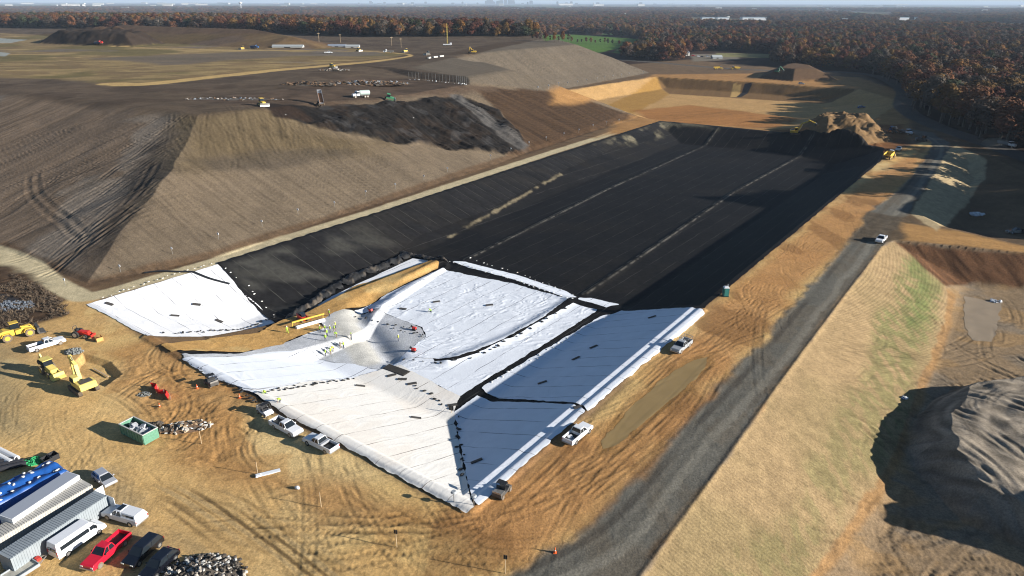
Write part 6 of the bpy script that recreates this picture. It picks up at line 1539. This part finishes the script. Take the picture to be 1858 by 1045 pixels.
def trunk(seed, H=17.5):
    rr = random.Random(seed); mb = MB(); mb.cyl((0, 0, -.5), (.1, .1, H * .45), .34, 8, .2).cyl((.1, .1, H * .45), (0, 0, H * .9), .2, 7, .05)
    for i in range(11):
        z = H * rr.uniform(.28, .8); a = rr.uniform(0, 6.28); L = rr.uniform(2.2, 4.4); e = (math.cos(a) * L, math.sin(a) * L, z + L * rr.uniform(.5, 1.0)); mb.cyl((.08, .08, z), e, .11, 5, .03)
        for k in range(2): b = a + rr.uniform(-.9, .9); mb.cyl(tuple(Vector((.08, .08, z)).lerp(Vector(e), .6)), (e[0] + math.cos(b) * 1.2, e[1] + math.sin(b) * 1.2, e[2] + rr.uniform(-.2, 1.2)), .05, 4, .015)
    return mb
CR = []; TK = []
for s_ in range(6):
    n_ = [1150, 1000, 950, 480, 1200, 700][s_]
    o = crown(s_ + 1, 4.8 + .3 * (s_ % 3), 5.0, 17.5, n_, .46).build('crown', M_leaf, None); CR.append(o.data); bpy.data.objects.remove(o)
    o = trunk(s_ + 11).build('trunk', M_bark, None); TK.append(o.data); bpy.data.objects.remove(o)
# where woods stand
FPX = [(600, 68), (850, 76), (940, 84), (960, 82), (1000, 86), (1110, 92), (1150, 108), (1230, 112), (1246, 103), (1256, 95), (1300, 92), (1345, 94), (1402, 98), (1405, 119), (1480, 124), (1560, 130), (1636, 158), (1652, 205), (1700, 226), (1770, 250), (1880, 300), (2050, 380)]
edge = PW([(-900, 47.5), (-400, 49), (0, 52), (300, 56), (460, 60)])
front = np.vstack([[(-1500, 1550), (-900, 1150), (-700, 1085), (-420, 1010)], [(-300, 930), (-200, 850), (-120, 840), (-40, 850), (20, 860), (80, 880)], PW(FPX[6:])])
WOOD = np.vstack([front, [(900, 150), (4000, 200), (12000, 9000), (0, 14000), (-12000, 9000)]])
HOLES = [PW([(958, 90), (962, 66), (1030, 60.5), (1172, 69), (1160, 88), (1150, 97), (1118, 112), (1000, 112)]), PW([(1130, 83), (1168, 81), (1135, 99), (1105, 96)]), PW([(1270, 38), (1370, 35), (1400, 40), (1500, 39), (1700, 36), (1560, 47), (1440, 44), (1290, 43)]), PW([(1240, 107), (1236, 98), (1290, 93), (1404, 96), (1404, 108)]),
         PW([(520, 33), (560, 32.5), (560, 35), (520, 35.5)]), PW([(250, 15), (420, 15), (420, 16.4), (250, 16.4)])]
rs = np.random.RandomState(4)
def scatter(x0, x1, y0, y1, sp):
    nx = int((x1 - x0) / sp); ny = int((y1 - y0) / sp)
    gx, gy = np.meshgrid(np.arange(nx), np.arange(ny)); x = x0 + (gx.ravel() + rs.uniform(0, .95, nx * ny)) * sp; y = y0 + (gy.ravel() + rs.uniform(0, .95, nx * ny)) * sp
    k = (np.abs(x) < y * .80 + 90) & inside(x, y, WOOD)
    for h_ in HOLES: k &= ~inside(x, y, h_)
    return x[k], y[k]
x1_, y1_ = scatter(-1300, 1300, 150, 1500, 10.5)
x2_, y2_ = scatter(-2600, 2600, 1500, 3000, 13.5)
gap = fbm(x2_ / 260, y2_ / 420, 601, 3) < .57
x2_, y2_ = x2_[gap], y2_[gap]
x3_, y3_ = scatter(-6800, 6800, 3000, 8200, 34.0)
gap = fbm(x3_ / 500, y3_ / 900, 602, 3) < .58
x3_, y3_ = x3_[gap], y3_[gap]
r1 = np.hypot(x1_, y1_); inframe = np.abs(x1_) < y1_ * .79
order = np.argsort(r1 + np.where(inframe, 0, 1e5))
near = order[:300]; rest = order[300:]
zn = land(x1_[near], y1_[near])
KN = ['rust-brown broadleaf tree at the edge of the dark wood on the right', 'thin grey half-bare tree at the edge of the dark wood on the right', 'brown-leaved tree standing in the front of the right-hand wood']
for i, k in enumerate(near):
    s_ = random.randrange(6); r = bpy.data.objects.new('tree', None); C.objects.link(r)
    tag(r, KN[1] if s_ in (3, 5) else KN[0] if s_ in (0, 2) else KN[2], 'tree', ['half-bare trees of the right-hand wood', 'rust-brown trees of the right-hand wood', 'brown trees of the right-hand wood'][0 if s_ in (3, 5) else 1 if s_ in (0, 2) else 2])
    for nm, me_ in (('trunk', TK[s_]), ('crown', CR[s_])): c = bpy.data.objects.new(nm, me_); C.objects.link(c); c.parent = r
    sc = random.uniform(1.0, 1.35)
    r.location = (x1_[k], y1_[k], zn[i]); r.rotation_euler = (0, 0, random.uniform(0, 6.28)); r.scale = (sc * random.uniform(1.15, 1.6), sc * 1.35, sc * random.uniform(.85, 1.0))
    if i < 6: FIRST = globals().setdefault('FIRST', []); FIRST.append(r.children[1])
# the rest of the woods: one mass, crowns set out by geometry nodes on a point mesh
def woods(name, x, y, s, sz, meshes, mcol, label=None):
    me = bpy.data.meshes.new(name); me.vertices.add(len(x)); co = np.stack([x, y, land(x, y) - (.5 if s.mean() < 1.5 else 3.0)], 1).astype(np.float32); me.vertices.foreach_set('co', co.ravel())
    a = me.attributes.new('sxy', 'FLOAT', 'POINT'); a.data.foreach_set('value', s.astype(np.float32)); a = me.attributes.new('sz', 'FLOAT', 'POINT'); a.data.foreach_set('value', sz.astype(np.float32))
    o = bpy.data.objects.new(name, me); C.objects.link(o); o['kind'] = 'stuff'
    ng = bpy.data.node_groups.new(name, 'GeometryNodeTree'); ng.interface.new_socket('Geometry', in_out='INPUT', socket_type='NodeSocketGeometry'); ng.interface.new_socket('Geometry', in_out='OUTPUT', socket_type='NodeSocketGeometry')
    n = ng.nodes; l = ng.links; gi = n.new('NodeGroupInput'); go = n.new('NodeGroupOutput'); ip = n.new('GeometryNodeInstanceOnPoints'); g2 = n.new('GeometryNodeGeometryToInstance')
    seen = {}
    for ob in FIRST_BY:
        oi = n.new('GeometryNodeObjectInfo'); oi.inputs[0].default_value = ob; oi.transform_space = 'ORIGINAL'; l.new(oi.outputs['Geometry'], g2.inputs[0])
    l.new(gi.outputs[0], ip.inputs['Points']); l.new(g2.outputs[0], ip.inputs['Instance']); ip.inputs['Pick Instance'].default_value = True
    rv = n.new('FunctionNodeRandomValue'); rv.data_type = 'FLOAT_VECTOR'; rv.inputs[0].default_value = (0, 0, 0); rv.inputs[1].default_value = (0, 0, 6.28); l.new(rv.outputs[0], ip.inputs['Rotation'])
    ri = n.new('FunctionNodeRandomValue'); ri.data_type = 'INT'; ri.inputs[4].default_value = 0; ri.inputs[5].default_value = len(FIRST_BY) - 1; ri.inputs['Seed'].default_value = 3; l.new(ri.outputs[2], ip.inputs['Instance Index'])
    a1 = n.new('GeometryNodeInputNamedAttribute'); a1.data_type = 'FLOAT'; a1.inputs[0].default_value = 'sxy'; a2 = n.new('GeometryNodeInputNamedAttribute'); a2.data_type = 'FLOAT'; a2.inputs[0].default_value = 'sz'
    cx = n.new('ShaderNodeCombineXYZ'); l.new(a1.outputs[0], cx.inputs[0]); l.new(a1.outputs[0], cx.inputs[1]); l.new(a2.outputs[0], cx.inputs[2]); l.new(cx.outputs[0], ip.inputs['Scale'])
    l.new(ip.outputs[0], go.inputs[0]); md = o.modifiers.new('woods', 'NODES'); md.node_group = ng
    me.materials.append(M_leaf); return o
FIRST_BY = []
for me_ in CR:
    for o in C.objects:
        if o.type == 'MESH' and o.data == me_: FIRST_BY.append(o); break
xa = np.concatenate([x1_[rest], x2_]); ya = np.concatenate([y1_[rest], y2_]); nf = len(xa)
sa = rs.uniform(1.0, 2.0, nf) * np.where(np.hypot(xa, ya) > 1500, 1.35, 1.0); za = rs.uniform(.8, 1.3, nf)
woods('wood', xa, ya, sa, za, CR, None)
woods('far_wood', x3_, y3_, rs.uniform(2.6, 4.6, len(x3_)), rs.uniform(.7, 1.3, len(x3_)), CR, None)
print('TREES', len(near), nf, len(x3_))
# hedge bushes and lone trees near the meadow
def bush(px, py, s, label, group=None, cmat=None):
    r = bpy.data.objects.new('tree', None); C.objects.link(r); tag(r, label, 'tree', group); k = random.randrange(6)
    for nm, me_ in (('trunk', TK[k]), ('crown', CR[k])): c = bpy.data.objects.new(nm, me_); C.objects.link(c); c.parent = r
    x, y, z = hit(px, py); r.location = (x, y, z - .3); r.scale = (s, s, s); r.rotation_euler = (0, 0, random.uniform(0, 6)); return r
for i in range(22): bush(965 + i * 8.2 + random.uniform(-2, 2), 73 + i * .45 + random.uniform(-.6, .6), random.uniform(.28, .6), 'small tree in the hedge line between the dark slope and the green field', 'hedge line by the green field')
# brush at the left corner
def brush():
    P = HP([(-60, 500), (0, 490), (60, 512), (115, 545), (128, 570), (60, 588), (0, 598), (-60, 600)]); rr = random.Random(8); mb = MB(); n = 0
    lo, hi = P.min(0), P.max(0)
    pts = [(rr.uniform(lo[0], hi[0]), rr.uniform(lo[1], hi[1])) for _ in range(2600)]; A = np.array(pts); ok = inside(A[:, 0], A[:, 1], P) & (vn(A[:, 0] / 4, A[:, 1] / 4, 3) > .35); A = A[ok]; z = land(A[:, 0], A[:, 1])
    for (x, y), zz in zip(A, z):
        for k in range(9):
            a = rr.uniform(0, 6.28); h = rr.uniform(.15, .7); w = rr.uniform(.05, .2); dx, dy = math.cos(a) * w, math.sin(a) * w; ex, ey = rr.gauss(0, .5), rr.gauss(0, .5)
            o = len(mb.v); mb.v += [(x - dx, y - dy, zz), (x + dx, y + dy, zz), (x + ex, y + ey, zz + h)]; mb.f.append((o, o + 1, o + 2))
    o = mb.build('brush', km('dry_brush', (.10, .07, .045), .95, noise=.4, nscale=.6)); o['kind'] = 'stuff'
brush()
# ------------------------------------------------------------------ far country
for i, (x_, w_) in enumerate(((1283, 22), (1310, 20), (1370, 50), (1504, 28), (1567, 30), (1618, 52), (1683, 40), (1766, 12))):
    p = PW([(x_, 36.5)])[0]; L = w_ * p[1] / 1239 * .95
    r = empty('warehouse', 'long pale blue-roofed warehouse in a row beyond the woods', 'warehouse', 'row of far warehouses'); MB().box(-L / 2, L / 2, -18, 18, 0, 9).build('wall', m_white, r)
    MB().box(-L / 2 - .5, L / 2 + .5, -18.5, 18.5, 9, 11).build('roof', km('blue_grey_roof', (.30, .38, .46), .6), r); MB().box(-L * .3, -L * .1, -18.1, -18, 0, 6).build('door', m_dsteel, r); r.location = (p[0], p[1], float(land(p[0:1], p[1:2])[0]))
rr = random.Random(21)
hb = empty('far_building', 'tiny pale building among the distant woods', 'building', 'tiny pale buildings among the distant woods'); MB().box(-12, 12, -9, 9, 0, 9).build('wall', m_wallp, hb); MB().prism([(-9.5, 9), (9.5, 9), (0, 13)], -12.5, 12.5, M=Matrix.Rotation(math.pi / 2, 4, 'Z')).build('roof', m_shed, hb)
for i in range(110):
    px_ = rr.uniform(0, 1858); py_ = 6.5 + rr.random() ** 1.7 * 34; p = PW([(px_, py_ + .8)])[0]
    o = hb if i == 0 else cop(hb); k = p[1] / 3000 * rr.uniform(.15, .5) * (2.0 if py_ < 12 else 1); k = min(k, 4); o.location = (p[0], p[1], float(land(p[0:1], p[1:2])[0]) + 5); o.rotation_euler = (0, 0, rr.uniform(-.5, .5)); o.scale = (k * rr.uniform(1, 3.5), k, min(k, 2.4) * rr.uniform(.8, 1.3))
def wtower(px, py, h, label):
    p = PW([(px, py)])[0]; r = empty('water_tower', label, 'water tower'); MB().cyl((0, 0, 0), (0, 0, h * .75), h * .045, 10).build('column', m_white, r); MB().blob((0, 0, h * .85), h * .17, 1, (1.3, 1.3, .85), 14, 8, 0).build('tank', m_white, r, smooth=True); r.location = (p[0], p[1], 0); return r
wtower(438, 18, 62, 'white water tower rising over the woods above the left plateau'); wtower(1077, 12, 60, 'white water tower above the green field on the skyline'); wtower(155, 15, 48, 'small white water tower far off at the upper left'); wtower(122, 13, 45, 'faint white water tower farthest left'); wtower(846, 12, 48, 'white water tower below the city skyline'); wtower(1629, 12, 50, 'white water tower far off at the upper right')
m_city = km('pale_tower', (.20, .24, .30), .7)
for i in range(44):
    x_ = rr.gauss(905, 30) if i < 20 else rr.gauss(800, 120) if i < 32 else rr.uniform(600, 1250); p = PW([(x_, 6.9)])[0]; p = p / p[1] * 17000
    h = rr.uniform(60, 122) if i < 22 else rr.uniform(35, 80); w = rr.uniform(16, 40)
    r = empty('city_tower', 'faint grey tower in the city skyline on the horizon', 'tower', 'towers of the far city skyline'); MB().box(-w, w, -w, w, 0, h).box(-w * .6, w * .6, -w * .6, w * .6, h, h * 1.05).build('tower', m_city, r); MB().box(-w * .9, w * .9, -w - .5, -w, h * .2, h * .9).build('window_front', m_roofg, r); r.location = (p[0], p[1], 0)
# ------------------------------------------------------------------ haze
hz = MB().box(-160000, 160000, -1500, 60000, -16, 150).build('haze', bpy.data.materials.new('haze')); hz['kind'] = 'stuff'
hm = hz.data.materials[0]; hm.use_nodes = True; hn = hm.node_tree; hn.nodes.clear(); ho = hn.nodes.new('ShaderNodeOutputMaterial'); pv = hn.nodes.new('ShaderNodeVolumePrincipled')
pv.inputs['Color'].default_value = (.62, .76, .95, 1); pv.inputs['Density'].default_value = 5.5e-5; pv.inputs['Anisotropy'].default_value = 0.0
hn.links.new(pv.outputs[0], ho.inputs['Volume'])

# dust behind the dump truck
dx_, dy_, dz0 = hit(1804, 266)
du = MB().blob((0, 0, 1.8), 3.2, 5, (2.0, 1.0, .75), 14, 9, .12).build('dust', bpy.data.materials.new('dust'), None, smooth=True); du['kind'] = 'stuff'; du.location = (dx_, dy_, dz0)
dm2 = du.data.materials[0]; dm2.use_nodes = True; dn = dm2.node_tree; dn.nodes.clear(); do_ = dn.nodes.new('ShaderNodeOutputMaterial'); dv_ = dn.nodes.new('ShaderNodeVolumePrincipled')
dv_.inputs['Color'].default_value = (.75, .65, .52, 1); dv_.inputs['Density'].default_value = .09; dn.links.new(dv_.outputs[0], do_.inputs['Volume'])
